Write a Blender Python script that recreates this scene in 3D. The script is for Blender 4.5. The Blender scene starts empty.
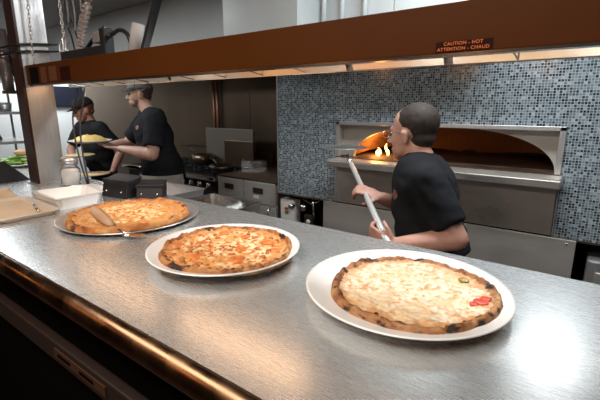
import bpy, bmesh, math, random
from math import pi, sin, cos, radians
from mathutils import Vector, Matrix, noise
random.seed(7)
sc = bpy.context.scene
COL = sc.collection

# ------------------------------------------------------------------ materials
def mat(name, color=(.5,.5,.5), rough=.5, metal=0., spec=.5, emis=None, estr=0., trans=0., ior=1.45, coat=0., alpha=1.):
    m = bpy.data.materials.new(name); m.use_nodes = True
    b = m.node_tree.nodes['Principled BSDF']
    b.inputs['Base Color'].default_value = (*color, 1)
    b.inputs['Roughness'].default_value = rough
    b.inputs['Metallic'].default_value = metal
    b.inputs['Specular IOR Level'].default_value = spec
    b.inputs['Transmission Weight'].default_value = trans
    b.inputs['IOR'].default_value = ior
    b.inputs['Coat Weight'].default_value = coat
    if emis:
        b.inputs['Emission Color'].default_value = (*emis, 1)
        b.inputs['Emission Strength'].default_value = estr
    return m
def nodes(m): return m.node_tree.nodes, m.node_tree.links, m.node_tree.nodes['Principled BSDF']
def tex_noise(m, scale=(1,1,1), nscale=5., detail=3., rough=.5):
    N, L, b = nodes(m)
    tc = N.new('ShaderNodeTexCoord'); mp = N.new('ShaderNodeMapping'); mp.inputs['Scale'].default_value = scale
    nt = N.new('ShaderNodeTexNoise'); nt.inputs['Scale'].default_value = nscale; nt.inputs['Detail'].default_value = detail
    nt.inputs['Roughness'].default_value = rough
    L.new(tc.outputs['Object'], mp.inputs['Vector']); L.new(mp.outputs['Vector'], nt.inputs['Vector'])
    return nt.outputs['Fac']
def ramp(m, fac, stops):
    N, L, b = nodes(m); r = N.new('ShaderNodeValToRGB'); e = r.color_ramp.elements
    while len(e) < len(stops): e.new(.5)
    for i, (p, c) in enumerate(stops):
        e[i].position = p; e[i].color = (*c, 1) if len(c) == 3 else c
    L.new(fac, r.inputs['Fac']); return r.outputs['Color']
def maprange(m, fac, a, b_, c, d):
    N, L, b = nodes(m); r = N.new('ShaderNodeMapRange')
    for i, v in zip((1,2,3,4), (a,b_,c,d)): r.inputs[i].default_value = v
    L.new(fac, r.inputs[0]); return r.outputs[0]
def bump(m, fac, strength=.2, dist=.002):
    N, L, b = nodes(m); bp = N.new('ShaderNodeBump'); bp.inputs['Strength'].default_value = strength
    bp.inputs['Distance'].default_value = dist
    L.new(fac, bp.inputs['Height']); L.new(bp.outputs['Normal'], b.inputs['Normal'])
def varied(name, c1, c2, nscale=6, scale=(1,1,1), rough=(.4,.6), metal=0., bumpv=0., detail=3, lo=.3, hi=.7, **k):
    m = mat(name, c1, metal=metal, **k); N, L, b = nodes(m)
    f = tex_noise(m, scale, nscale, detail)
    L.new(ramp(m, f, [(lo, c1), (hi, c2)]), b.inputs['Base Color'])
    L.new(maprange(m, f, .3, .7, *rough), b.inputs['Roughness'])
    if bumpv: bump(m, f, bumpv)
    return m

M = {}
M['counter'] = varied('brushed_steel_counter', (.66,.67,.67), (.71,.72,.72), 8, (5,140,5), (.21,.31), .80, 0., 5)
M['roll'] = varied('darkened_steel_edge', (.10,.055,.03), (.16,.09,.05), 9, (2,2,2), (.16,.34), 1.)  # base colour darkened to brown so the reflected lamp streak stays dim
M['steel'] = varied('brushed_steel', (.56,.55,.54), (.66,.65,.64), 6, (40,40,1.5), (.28,.42), .8, .03)
M['steel_light'] = varied('pale_steel_front', (.55,.54,.52), (.64,.63,.61), 4, (1,1,8), (.35,.45), .5)
M['steel_h'] = varied('brushed_steel_horizontal', (.60,.59,.58), (.70,.69,.68), 6, (1.5,1.5,50), (.30,.42), 1.)
M['steel_dark'] = varied('dark_brown_steel', (.14,.10,.07), (.175,.125,.09), 2, (1,1,.5), (.28,.38), .9)  # steel in a nearly even dark brown tone
M['chrome'] = mat('chrome', (.8,.79,.77), .14, 1.)
M['oven_steel'] = varied('oven_front_steel', (.54,.50,.45), (.64,.60,.55), 2.2, (1.5,1.5,3), (.25,.42), .6)
M['copper'] = varied('brown_enamel', (.062,.0165,.0022), (.073,.020,.003), 3, (1,1,1), (.4,.5), 0., 0, spec=.12)
M['black'] = mat('black_plastic', (.011,.011,.012), .5)
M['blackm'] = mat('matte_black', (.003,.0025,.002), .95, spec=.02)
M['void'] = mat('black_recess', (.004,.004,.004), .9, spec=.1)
M['white'] = varied('white_glazed_ceramic', (.80,.78,.75), (.84,.82,.79), 3, rough=(.12,.2), coat=.3)
M['whitep'] = varied('white_panel', (.52,.56,.56), (.60,.64,.64), 2.5, rough=(.28,.4), metal=.15)
M['greyp'] = varied('grey_hood_steel', (.30,.30,.285), (.38,.38,.365), 2.0, rough=(.4,.55), metal=.35)
M['wall'] = varied('white_wall_paint', (.62,.64,.64), (.68,.70,.70), 2, rough=(.4,.5))
M['darkwall'] = mat('dark_wall_paint', (.05,.035,.025), .7)
M['ceil'] = varied('grey_ceiling_tile', (.20,.195,.185), (.24,.235,.225), 4, rough=(.7,.8))
M['floor'] = varied('quarry_tile_floor', (.07,.045,.035), (.11,.07,.05), 8, rough=(.4,.6))
M['light'] = mat('lit_diffuser', (.9,.9,.9), .5, emis=(.90,.97,1.), estr=3.5)
M['wire'] = mat('black_cable', (.015,.014,.014), .4)
M['greywire'] = mat('grey_cable', (.22,.21,.20), .4)
M['chain'] = mat('chain_steel', (.55,.50,.44), .3, 1.)
M['conduit'] = mat('ribbed_conduit', (.50,.42,.38), .35, .6)
M['glass'] = mat('jar_glass', (1,1,1), .02, trans=1., ior=1.12)
M['sugar'] = varied('white_granules', (.85,.87,.86), (.92,.93,.92), 90, rough=(.7,.9))
M['paper'] = varied('brown_paper', (.50,.36,.23), (.62,.47,.32), 9, rough=(.7,.85), bumpv=.2)
M['wood'] = varied('pale_wood', (.42,.25,.15), (.54,.35,.22), 8, (1,8,8), rough=(.4,.55))
M['tan'] = varied('tan_board', (.60,.42,.20), (.70,.52,.28), 6, rough=(.5,.6))
M['apron'] = varied('cream_cotton', (.60,.55,.47), (.70,.65,.57), 7, rough=(.85,.95), bumpv=.3)
M['shirt'] = varied('black_cotton', (.010,.011,.013), (.022,.023,.027), 6, rough=(.8,.95), bumpv=.2, spec=.2)
M['trouser'] = mat('black_trousers', (.012,.012,.014), .9, spec=.2)
M['shoe'] = mat('black_shoe_leather', (.01,.01,.01), .4)
def skin(name, c): 
    m = varied(name, c, (c[0]*.85, c[1]*.74, c[2]*.70), 14, rough=(.42,.55)); nodes(m)[2].inputs['Subsurface Weight'].default_value = .08
    nodes(m)[2].inputs['Subsurface Radius'].default_value = (.02,.008,.005); return m
M['skin1'] = skin('warm_skin', (.58,.33,.25)); M['skin2'] = skin('fair_skin', (.62,.39,.30)); M['skin3'] = skin('ruddy_skin', (.47,.25,.18))
M['hair_grey'] = varied('greying_hair', (.018,.011,.008), (.042,.028,.020), 60, rough=(.6,.8), bumpv=.6)
M['hair_brown'] = varied('brown_hair', (.05,.028,.016), (.10,.05,.03), 60, rough=(.6,.8), bumpv=.6)
M['stubble'] = varied('short_beard', (.16,.085,.055), (.25,.14,.10), 60, rough=(.6,.8), bumpv=.6)
M['hair_red'] = varied('auburn_hair', (.17,.055,.02), (.27,.10,.045), 60, rough=(.6,.8), bumpv=.6)
M['cap_grey'] = varied('grey_cap_cloth', (.11,.12,.125), (.17,.18,.19), 20, rough=(.85,.95))
M['cap_black'] = mat('black_cap_cloth', (.012,.012,.014), .9)
M['screen'] = mat('dark_blue_screen', (.003,.005,.016), .5)
M['orange'] = mat('orange_lettering', (.75,.17,.035), .5)
M['sticker'] = mat('dark_sticker', (.022,.004,.002), .6, spec=.1)
M['label_brown'] = mat('worn_brown_label', (.12,.045,.018), .5)
M['label_pale'] = mat('worn_pale_label', (.33,.19,.11), .5)
M['red'] = mat('red_switch', (.55,.06,.04), .4); M['green'] = mat('green_switch', (.10,.25,.08), .4)
M['knob_white'] = mat('white_dial', (.75,.73,.70), .35)
M['yellow_food'] = varied('yellow_topping', (.75,.45,.08), (.80,.62,.25), 25, rough=(.5,.7), bumpv=.5)
M['lettuce'] = varied('green_lettuce', (.12,.30,.03), (.35,.55,.12), 18, rough=(.4,.6), bumpv=.6)
M['bun'] = mat('pale_bread', (.62,.38,.20), .7)
M['flame'] = mat('gas_flame', (1,.5,.1), .5, emis=(1.,.42,.08), estr=14.)
M['element'] = mat('glowing_element', (.6,.3,.2), .5, emis=(1.,.5,.3), estr=.4)
M['reflector'] = mat('warm_reflector', (.75,.66,.56), .28, 1.)
M['logo'] = varied('shirt_logo', (.10,.05,.04), (.50,.20,.10), 90, rough=(.6,.7), lo=.4, hi=.6)
M['eye'] = mat('eye', (.06,.04,.03), .2); M['lip'] = mat('lip', (.42,.17,.13), .5)
M['red_topping'] = varied('roasted_pepperoni', (.62,.13,.03), (.75,.28,.07), 60, rough=(.25,.45), bumpv=.4)
M['crumb'] = varied('browned_sausage', (.36,.11,.03), (.58,.23,.07), 90, rough=(.35,.6), bumpv=.5)
M['olive'] = mat('green_pepper', (.35,.26,.03), .3)
M['tomato'] = mat('tomato_sauce', (.60,.06,.02), .3)

# mosaic: small glass tiles on the x-z plane, one tone per tile
m = mat('mosaic_tile', (.2,.25,.3), .2); N, L, b = nodes(m)
tc = N.new('ShaderNodeTexCoord'); sp = N.new('ShaderNodeSeparateXYZ'); L.new(tc.outputs['Object'], sp.inputs[0])
def mth(op, a, v=None, v2=None):
    n = N.new('ShaderNodeMath'); n.operation = op
    if isinstance(a, (int, float)): n.inputs[0].default_value = a
    else: L.new(a, n.inputs[0])
    if v is not None:
        if isinstance(v, (int, float)): n.inputs[1].default_value = v
        else: L.new(v, n.inputs[1])
    return n.outputs[0]
PITCH = .0135
u = mth('DIVIDE', mth('ADD', sp.outputs['X'], sp.outputs['Y']), PITCH); w = mth('DIVIDE', sp.outputs['Z'], PITCH)
uf, wf = mth('FLOOR', u), mth('FLOOR', w)
cb = N.new('ShaderNodeCombineXYZ'); L.new(uf, cb.inputs[0]); L.new(wf, cb.inputs[1])
wn = N.new('ShaderNodeTexWhiteNoise'); L.new(cb.outputs[0], wn.inputs['Vector'])
col = ramp(m, wn.outputs['Value'], [(0,(.01,.015,.02)), (.2,(.025,.038,.05)), (.45,(.10,.135,.16)), (.82,(.19,.235,.26)), (1,(.36,.41,.43))])
fr, fw_ = mth('FRACT', u), mth('FRACT', w)
edge = mth('MINIMUM', mth('MINIMUM', fr, mth('SUBTRACT', 1., fr)), mth('MINIMUM', fw_, mth('SUBTRACT', 1., fw_)))
g = mth('GREATER_THAN', edge, .09)
mx = N.new('ShaderNodeMix'); mx.data_type = 'RGBA'; L.new(g, mx.inputs[0]); mx.inputs[6].default_value = (.34,.38,.40,1)
L.new(col, mx.inputs[7]); L.new(mx.outputs[2], b.inputs['Base Color'])
L.new(maprange(m, g, 0, 1, .8, .16), b.inputs['Roughness'])
M['mosaic'] = m

# firebrick dome
m = mat('firebrick_dome', (.35,.2,.12), .85); N, L, b = nodes(m)
tc = N.new('ShaderNodeTexCoord'); br = N.new('ShaderNodeTexWave'); br.inputs['Scale'].default_value = 14; br.bands_direction = 'X'
L.new(tc.outputs['Object'], br.inputs[0]); L.new(ramp(m, br.outputs['Fac'], [(0,(.13,.065,.035)), (.35,(.18,.095,.05))]), b.inputs['Base Color'])
M['brick'] = m
M['oven_floor'] = varied('oven_hearth_stone', (.04,.025,.018), (.09,.055,.035), 9, rough=(.4,.7))

# pizza surfaces: baked dough and melted cheese, mottled by noise in the pizza's own coordinates
def pizza_mat(name, cheese, mid, dark, sauce, R, rim=(.60,.25,.07)):
    m = mat(name, cheese, .4); N, L, b = nodes(m)
    tc = N.new('ShaderNodeTexCoord')
    def ns(s, d=4, off=0.):
        mp = N.new('ShaderNodeMapping'); mp.inputs['Location'].default_value = (off, off, 0)
        n = N.new('ShaderNodeTexNoise'); n.inputs['Scale'].default_value = s; n.inputs['Detail'].default_value = d
        L.new(tc.outputs['Object'], mp.inputs[0]); L.new(mp.outputs[0], n.inputs[0]); return n.outputs['Fac']
    a = ramp(m, ns(75, 6), [(.38, sauce), (.46, mid), (.54, cheese), (1, (min(1,cheese[0]*1.08), cheese[1]*1.08, cheese[2]*1.1))])
    bcol = ramp(m, ns(16, 4, 3.), [(.52, (0,0,0)), (.66, (1,1,1))])
    x = N.new('ShaderNodeMix'); x.data_type = 'RGBA'; L.new(bcol, x.inputs[0]); L.new(a, x.inputs[6]); x.inputs[7].default_value = (*mid, 1)
    ln = N.new('ShaderNodeVectorMath'); ln.operation = 'LENGTH'; L.new(tc.outputs['Object'], ln.inputs[0])
    ad = N.new('ShaderNodeMath'); ad.operation = 'MULTIPLY_ADD'; L.new(ns(26, 3, 9.), ad.inputs[0]); ad.inputs[1].default_value = R*.55; L.new(ln.outputs['Value'], ad.inputs[2])
    e_ = maprange(m, ad.outputs[0], R*1.06, R*1.20, 0., .85)
    y_ = N.new('ShaderNodeMix'); y_.data_type = 'RGBA'; L.new(e_, y_.inputs[0]); L.new(x.outputs[2], y_.inputs[6]); y_.inputs[7].default_value = (*rim, 1)
    L.new(y_.outputs[2], b.inputs['Base Color']); L.new(maprange(m, ns(20), .3, .7, .28, .5), b.inputs['Roughness'])
    bump(m, ns(95), .9, .004); return m
def crust_mat(name, light, brown, char, charlevel=.60, cs=30):
    m = mat(name, light, .7); N, L, b = nodes(m)
    f1 = tex_noise(m, (1,1,1), 30, 5); f2 = tex_noise(m, (1,1,1.6), cs, 4)
    a = ramp(m, f1, [(.32, light), (.55, brown), (.75, (brown[0]*.5, brown[1]*.42, brown[2]*.35))])
    k = ramp(m, f2, [(charlevel, (0,0,0)), (charlevel+.10, (1,1,1))])
    x = N.new('ShaderNodeMix'); x.data_type = 'RGBA'; L.new(k, x.inputs[0]); L.new(a, x.inputs[6]); x.inputs[7].default_value = (*char, 1)
    L.new(x.outputs[2], b.inputs['Base Color']); bump(m, f1, .5, .004); return m
M['cheese_plain'] = pizza_mat('melted_cheese_plain', (.82,.70,.52), (.78,.55,.32), (.35,.12,.03), (.70,.33,.12), .15)
M['cheese_meat'] = pizza_mat('melted_cheese_meat', (.82,.62,.36), (.70,.30,.08), (.35,.12,.03), (.48,.09,.02), .15)
M['cheese_old'] = pizza_mat('melted_cheese_golden', (.84,.64,.34), (.72,.32,.09), (.4,.15,.04), (.55,.11,.02), .15)
M['crust'] = crust_mat('charred_crust', (.52,.29,.13), (.29,.11,.038), (.022,.011,.006), .53, 42)
M['crust_mid'] = crust_mat('brown_crust', (.56,.29,.11), (.34,.12,.035), (.03,.013,.007), .54, 22)
M['crust_gold'] = crust_mat('golden_crust', (.60,.32,.11), (.42,.14,.035), (.08,.03,.012), .57, 20)

# ------------------------------------------------------------------ mesh helpers
def finish(name, bm, material, parent=None, smooth=False, loc=None, bevel=0.):
    me = bpy.data.meshes.new(name); bmesh.ops.recalc_face_normals(bm, faces=bm.faces); bm.to_mesh(me); bm.free()
    o = bpy.data.objects.new(name, me); COL.objects.link(o)
    if material: me.materials.append(M[material] if isinstance(material, str) else material)
    if smooth:
        for p in me.polygons: p.use_smooth = True
    if bevel:
        bv = o.modifiers.new('bevel', 'BEVEL'); bv.width = bevel; bv.segments = 2; bv.limit_method = 'ANGLE'
    if loc: o.location = loc
    if parent: o.parent = parent
    return o
def thing(name, label, cat, loc=(0,0,0), rot=0, group=None):
    o = bpy.data.objects.new(name, None); COL.objects.link(o); o.location = loc
    o.rotation_euler = rot if isinstance(rot, tuple) else (0,0,rot); o.empty_display_size = .05
    o['label'] = label; o['category'] = cat
    if group: o['group'] = group
    return o
def tag(o, label, cat, group=None):
    o['label'] = label; o['category'] = cat
    if group: o['group'] = group
    return o
def struct(name, bm, material, **k):
    o = finish(name, bm, material, **k); o['kind'] = 'structure'; return o
def box(bm, x0, x1, y0, y1, z0, z1, mtx=None):
    r = bmesh.ops.create_cube(bm, size=1.)
    T = Matrix.Translation(((x0+x1)/2, (y0+y1)/2, (z0+z1)/2)) @ Matrix.Diagonal((x1-x0, y1-y0, z1-z0, 1))
    if mtx: T = mtx @ T
    bmesh.ops.transform(bm, matrix=T, verts=r['verts'])
def B(*boxes, mtx=None):
    bm = bmesh.new()
    for b_ in boxes: box(bm, *b_, mtx=mtx)
    return bm
def tube(bm, pts, r, seg=10, closed=False, caps=True):
    pts = [Vector(p) for p in pts]; rings = []; n = len(pts); up = Vector((0,0,1))
    for i, p in enumerate(pts):
        a = pts[(i-1) % n] if (i > 0 or closed) else p; c = pts[(i+1) % n] if (i < n-1 or closed) else p
        d = (c - a).normalized(); rr = r[i] if isinstance(r, (list, tuple)) else r
        ref = up if abs(d.z) < .95 else Vector((1,0,0))
        s = d.cross(ref).normalized(); t = s.cross(d).normalized()
        rings.append([bm.verts.new(p + s*cos(2*pi*k/seg)*rr + t*sin(2*pi*k/seg)*rr) for k in range(seg)])
    for i in range(n if closed else n-1):
        A_, B_ = rings[i], rings[(i+1) % n]
        for k in range(seg): bm.faces.new((A_[k], A_[(k+1)%seg], B_[(k+1)%seg], B_[k]))
    if caps and not closed: bm.faces.new(rings[0][::-1]); bm.faces.new(rings[-1])
def lathe(bm, prof, seg=48, c=(0,0,0), mtx=None):
    rings = []
    for r, z in prof:
        if r < 1e-6: rings.append([bm.verts.new((c[0], c[1], c[2]+z))])
        else: rings.append([bm.verts.new((c[0]+r*cos(2*pi*k/seg), c[1]+r*sin(2*pi*k/seg), c[2]+z)) for k in range(seg)])
    for A_, B_ in zip(rings, rings[1:]):
        for k in range(seg):
            q = [A_[k % len(A_)], A_[(k+1) % len(A_)], B_[(k+1) % len(B_)], B_[k % len(B_)]]
            q = list(dict.fromkeys(q))
            if len(q) > 2: bm.faces.new(q)
    if mtx: bmesh.ops.transform(bm, matrix=mtx, verts=[v for R_ in rings for v in R_])
def ell(bm, c, r, rot=None, sub=3):
    q = bmesh.ops.create_icosphere(bm, subdivisions=sub, radius=1.)
    T = Matrix.Translation(c) @ (rot.to_4x4() if rot else Matrix()) @ Matrix.Diagonal((*r, 1))
    bmesh.ops.transform(bm, matrix=T, verts=q['verts'])
def align(d):
    return Vector(d).normalized().to_track_quat('Z', 'Y').to_matrix().to_4x4()
def cone(bm, a, b_, ra, rb, round_=True, seg=20):
    a, b_ = Vector(a), Vector(b_); d = b_ - a
    q = bmesh.ops.create_cone(bm, cap_ends=True, segments=seg, radius1=ra, radius2=rb, depth=d.length)
    bmesh.ops.transform(bm, matrix=Matrix.Translation((a+b_)/2) @ align(d), verts=q['verts'])
    if round_: ell(bm, a, (ra,)*3, sub=2); ell(bm, b_, (rb,)*3, sub=2)
def fuse(bm, voxel, smooth_it=4, name='tmp'):
    """overlapping closed shapes -> one continuous skin"""
    me = bpy.data.meshes.new(name); bm.to_mesh(me); bm.free()
    o = bpy.data.objects.new(name, me); COL.objects.link(o)
    r = o.modifiers.new('r', 'REMESH'); r.mode = 'VOXEL'; r.voxel_size = voxel
    s = o.modifiers.new('s', 'SMOOTH'); s.factor = .5; s.iterations = smooth_it
    dg = bpy.context.evaluated_depsgraph_get(); ev = o.evaluated_get(dg)
    out = bmesh.new(); out.from_mesh(ev.to_mesh()); ev.to_mesh_clear()
    bpy.data.objects.remove(o); bpy.data.meshes.remove(me); return out
def extrude_x(prof, x0, x1, closed=True):
    bm = bmesh.new(); A_ = [bm.verts.new((x0, y, z)) for y, z in prof]; B_ = [bm.verts.new((x1, y, z)) for y, z in prof]
    n = len(prof)
    for i in range(n if closed else n-1): bm.faces.new((A_[i], A_[(i+1)%n], B_[(i+1)%n], B_[i]))
    if closed: bm.faces.new(A_[::-1]); bm.faces.new(B_)
    return bm

# ------------------------------------------------------------------ camera
cam = bpy.data.cameras.new('camera'); co = bpy.data.objects.new('camera', cam); COL.objects.link(co)
cam.sensor_width = 36; cam.lens = 24; cam.clip_start = .02
co.location = (0,0,1.5); co.rotation_euler = (radians(90-13.09), 0, radians(36.5)); sc.camera = co

# ------------------------------------------------------------------ the room
CZ = 2.45
struct('floor', B((-7.7,2.7,-2.4,4.3,-.1,0)), 'floor')
struct('ceiling', B((-7.7,2.7,-2.4,4.3,CZ,CZ+.1)), 'ceil')
struct('wall_left', B((-7.7,-7.6,-2.4,4.3,0,CZ)), 'wall')
struct('wall_right', B((2.6,2.7,-2.4,4.3,0,CZ)), 'darkwall')
struct('wall_back', B((-7.6,2.6,4.2,4.3,0,CZ)), 'wall')
struct('wall_front', B((-7.6,2.6,-2.4,-2.3,0,CZ)), 'darkwall')
# stainless lining behind the cook line
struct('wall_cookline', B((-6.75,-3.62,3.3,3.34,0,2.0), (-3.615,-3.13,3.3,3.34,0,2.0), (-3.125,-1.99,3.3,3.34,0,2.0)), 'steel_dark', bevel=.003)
# mosaic wall with the oven niche left open
NX0, NX1, NZ0, NZ1 = -1.46, -.13, .85, 1.405
struct('wall_mosaic', B((-1.985,NX0,2.4,2.5,.835,1.96), (NX1,1.2,2.4,2.5,.835,1.96), (NX0,NX1,2.4,2.5,NZ1,1.96)), 'mosaic')
struct('trim_1', B((-1.992,-1.985,2.395,2.505,.83,1.965)), 'steel')
struct('trim_2', B((NX1,1.2,2.392,2.4,.828,.838), (-1.992,NX0,2.392,2.4,.828,.838)), 'steel_dark')
# boxed-in space round the oven above and beside the mosaic
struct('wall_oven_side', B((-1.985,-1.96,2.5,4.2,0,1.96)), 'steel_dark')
struct('wall_oven_top', B((-1.96,1.2,2.5,4.2,1.93,1.96)), 'whitep')
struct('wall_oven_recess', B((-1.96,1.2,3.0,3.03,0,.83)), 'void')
struct('wall_lower_right', B((1.2,1.3,2.4,4.2,0,CZ)), 'darkwall')

# ------------------------------------------------------------------ exhaust hoods
h = thing('exhaust_hood', 'long dull grey exhaust hood over the cook line, behind the two men', 'hood', (-4.2,2.4,1.95))
for x0, x1 in ((-4.245,-2.0), (-6.6,-4.25)):
    o = finish('front_panel', B((x0,x1,2.4,2.42,1.95,CZ-.002)), 'greyp', bevel=.002); o.parent = h; o.matrix_parent_inverse = Matrix.Translation((4.2,-2.4,-1.95))
def under(parent, o):
    """parent o, keeping it where it is"""
    bpy.context.view_layer.update()
    o.parent = parent; o.matrix_parent_inverse = parent.matrix_world.inverted(); return o
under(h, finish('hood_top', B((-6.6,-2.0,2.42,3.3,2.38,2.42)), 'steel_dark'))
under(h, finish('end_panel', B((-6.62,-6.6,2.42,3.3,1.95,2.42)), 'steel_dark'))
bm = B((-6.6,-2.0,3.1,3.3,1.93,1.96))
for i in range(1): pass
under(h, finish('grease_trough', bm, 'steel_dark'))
h2 = thing('oven_hood', 'pale white steel hood box hanging above the mosaic wall', 'hood', (-1.7,1.87,1.97))
under(h2, finish('front_panel', B((-1.98,-1.40,1.87,1.885,1.80,CZ-.002)), 'whitep', bevel=.002))
under(h2, finish('side_panel', B((-1.98,-1.965,1.885,2.39,1.80,CZ-.002)), 'whitep'))
under(h2, finish('side_panel', B((-1.415,-1.40,1.885,2.39,1.80,CZ-.002)), 'whitep'))
under(h2, finish('bottom_panel', B((-1.965,-1.415,1.885,2.39,1.80,1.815)), 'whitep'))
under(h2, finish('recessed_panel', B((-1.40,-.95,2.10,2.115,1.80,CZ-.002)), 'whitep', bevel=.002))
under(h2, finish('recessed_panel', B((-.945,-.52,2.10,2.115,1.80,CZ-.002)), 'whitep', bevel=.002))
under(h2, finish('recess_bottom', B((-1.40,-.52,2.115,2.39,1.80,1.815)), 'whitep'))
for i, x in enumerate((-1.36,-1.24,-1.10)):
    bm = bmesh.new(); tube(bm, [(x,2.07,1.74),(x,2.07,CZ-.003)], .014, 12)
    bmesh.ops.create_cone(bm, cap_ends=True, segments=16, radius1=.03, radius2=.03, depth=.01, matrix=Matrix.Translation((x,2.07,CZ-.008)))
    tag(finish('vertical_duct', bm, 'whitep', smooth=True), ['white vertical pipe closest to the pale hood box','middle white vertical pipe above the brown warmer','right white vertical pipe above the brown warmer'][i], 'pipe', 'white vertical pipes beside the hood')

# ------------------------------------------------------------------ ceiling lights and added fill lamps
def ceiling_light(x, y, sx, sy, label, strength=None, mat_='light'):
    t = thing('ceiling_light', label, 'light', (x,y,CZ), 0, 'ceiling light panels')
    bm = B((-sx/2-.02,sx/2+.02,-sy/2-.02,-sy/2,-.02,0), (-sx/2-.02,sx/2+.02,sy/2,sy/2+.02,-.02,0), (-sx/2-.02,-sx/2,-sy/2,sy/2,-.02,0), (sx/2,sx/2+.02,-sy/2,sy/2,-.02,0))
    finish('frame', bm, 'whitep', t); finish('diffuser', B((-sx/2,sx/2,-sy/2,sy/2,-.014,-.004)), mat_, t); return t
ceiling_light(-5.4, 1.3, 1.2, .5, 'pale ceiling light panel at the far top left corner')
def lamp(x, y, z, sx, sy, e, color=(.92,.97,1.), rot=(0,0,0)):
    ld = bpy.data.lights.new('ceiling_or_fill_lamp', 'AREA'); ld.shape = 'RECTANGLE'; ld.size = sx; ld.size_y = sy; ld.energy = e; ld.color = color
    lo = bpy.data.objects.new('ceiling_or_fill_lamp', ld); COL.objects.link(lo); lo.location = (x,y,z); lo.rotation_euler = rot; return lo
lamp(-.35, 1.60, CZ-.01, 1.1, .2, 25)
lamp(-3.6, 1.0, CZ-.01, 1.2, .3, 22)
lamp(-5.0, .9, CZ-.01, 1.0, .4, 24)
lamp(-.08, 2.9, CZ-.01, .36, .8, 3.6)
lamp(-6.9, 3.0, CZ-.01, .6, 1.0, 45)  # added unseen fill that brightens the far white wall
lamp(-.6, -.35, CZ-.01, 1.6, .5, 36, (1.,.95,.88))  # added unseen key light over the guest side, for fascia and pizzas
for x, y in ((-2.6,-.75),(-1.5,-.75),(-.62,-.75)):
    ld = bpy.data.lights.new('pendant_bulb', 'POINT'); ld.energy = 4.; ld.color = (1.,.42,.14); ld.shadow_soft_size = .09
    lo = bpy.data.objects.new('pendant_bulb', ld); COL.objects.link(lo); lo.location = (x,y,2.0)

# ------------------------------------------------------------------ pass counter
c = thing('pass_counter', 'long brushed steel pass counter with rolled front edge carrying the pizzas', 'counter', (-1.5,.65,0))
prof = [(.99,1.14), (.325,1.14)] + [(.325-.024*sin(a), 1.116+.024*cos(a)) for a in [pi*k/14 for k in range(1,15)]] + [(.345,1.092), (.345,1.105), (.985,1.105), (.99,1.108)]
nose = [p for p in prof]
under(c, finish('worktop', extrude_x([(.99,1.14),(.322,1.14),(.322,1.106),(.99,1.106)], -4.4, 1.6), 'counter'))
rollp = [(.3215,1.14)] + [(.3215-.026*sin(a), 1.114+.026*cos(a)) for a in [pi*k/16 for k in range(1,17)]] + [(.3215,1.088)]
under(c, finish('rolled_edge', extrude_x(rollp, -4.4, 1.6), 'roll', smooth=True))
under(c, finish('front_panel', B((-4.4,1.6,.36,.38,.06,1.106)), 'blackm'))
under(c, finish('rear_panel', B((-4.4,1.6,.93,.95,.06,1.106)), 'steel'))
under(c, finish('side_panel', B((1.55,1.57,.38,.93,.06,1.106)), 'steel'))
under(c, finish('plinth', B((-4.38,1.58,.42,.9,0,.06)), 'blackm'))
rail = under(c, finish('lower_rail', B((-4.3,1.5,.335,.36,.90,.955)), 'label_brown', bevel=.004))
rail.data.materials[0] = mat('dark_brown_rail', (.014,.005,.002), .6)
ls = under(rail, finish('label_strip', B((-.975,-.742,.332,.335,.918,.942)), mat('dim_label', (.05,.02,.009), .5)))
ls['label'] = 'worn paper label strip'
for x in (-.955,-.85): under(rail, finish('label_print', B((x,x+.06,.3305,.332,.927,.934)), 'blackm'))

# ------------------------------------------------------------------ support post
p = thing('support_post', 'tall brushed steel post at the left end of the warmer', 'post', (-2.17,.83,1.14))
under(p, finish('steel_sleeve', B((-2.185,-2.10,.767,.884,1.1402,CZ)), 'steel', bevel=.002))
s = under(p, finish('side_cladding', B((-2.188,-2.098,.757,.767,1.1402,CZ)), mat('dark_brown_cladding', (.035,.013,.008), .3)))
under(p, finish('seam_band', B((-2.0995,-2.097,.769,.883,1.742,1.752)), 'steel_h'))
under(p, finish('base_flange', B((-2.20,-2.085,.75,.895,1.1402,1.146)), 'steel'))
# ------------------------------------------------------------------ warmer
WX0, WX1 = -2.096, 1.55
w_ = thing('food_warmer', 'long brown enamel food warmer spanning above the counter', 'food warmer', (-.3,.85,1.59))
fas = under(w_, finish('front_fascia', B((WX0,WX1,.775,.79,1.595,1.680)), 'copper', bevel=.002))
under(w_, finish('top_panel', B((WX0,WX1,.79,.95,1.672,1.678)), 'steel_h'))
under(w_, finish('rear_panel', B((WX0,WX1,.95,.958,1.590,1.678)), 'steel_h'))
under(w_, finish('lower_lip', B((WX0,WX1,.776,.786,1.590,1.595), (WX0,WX1,.786,.80,1.590,1.592)), 'chrome'))
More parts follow.
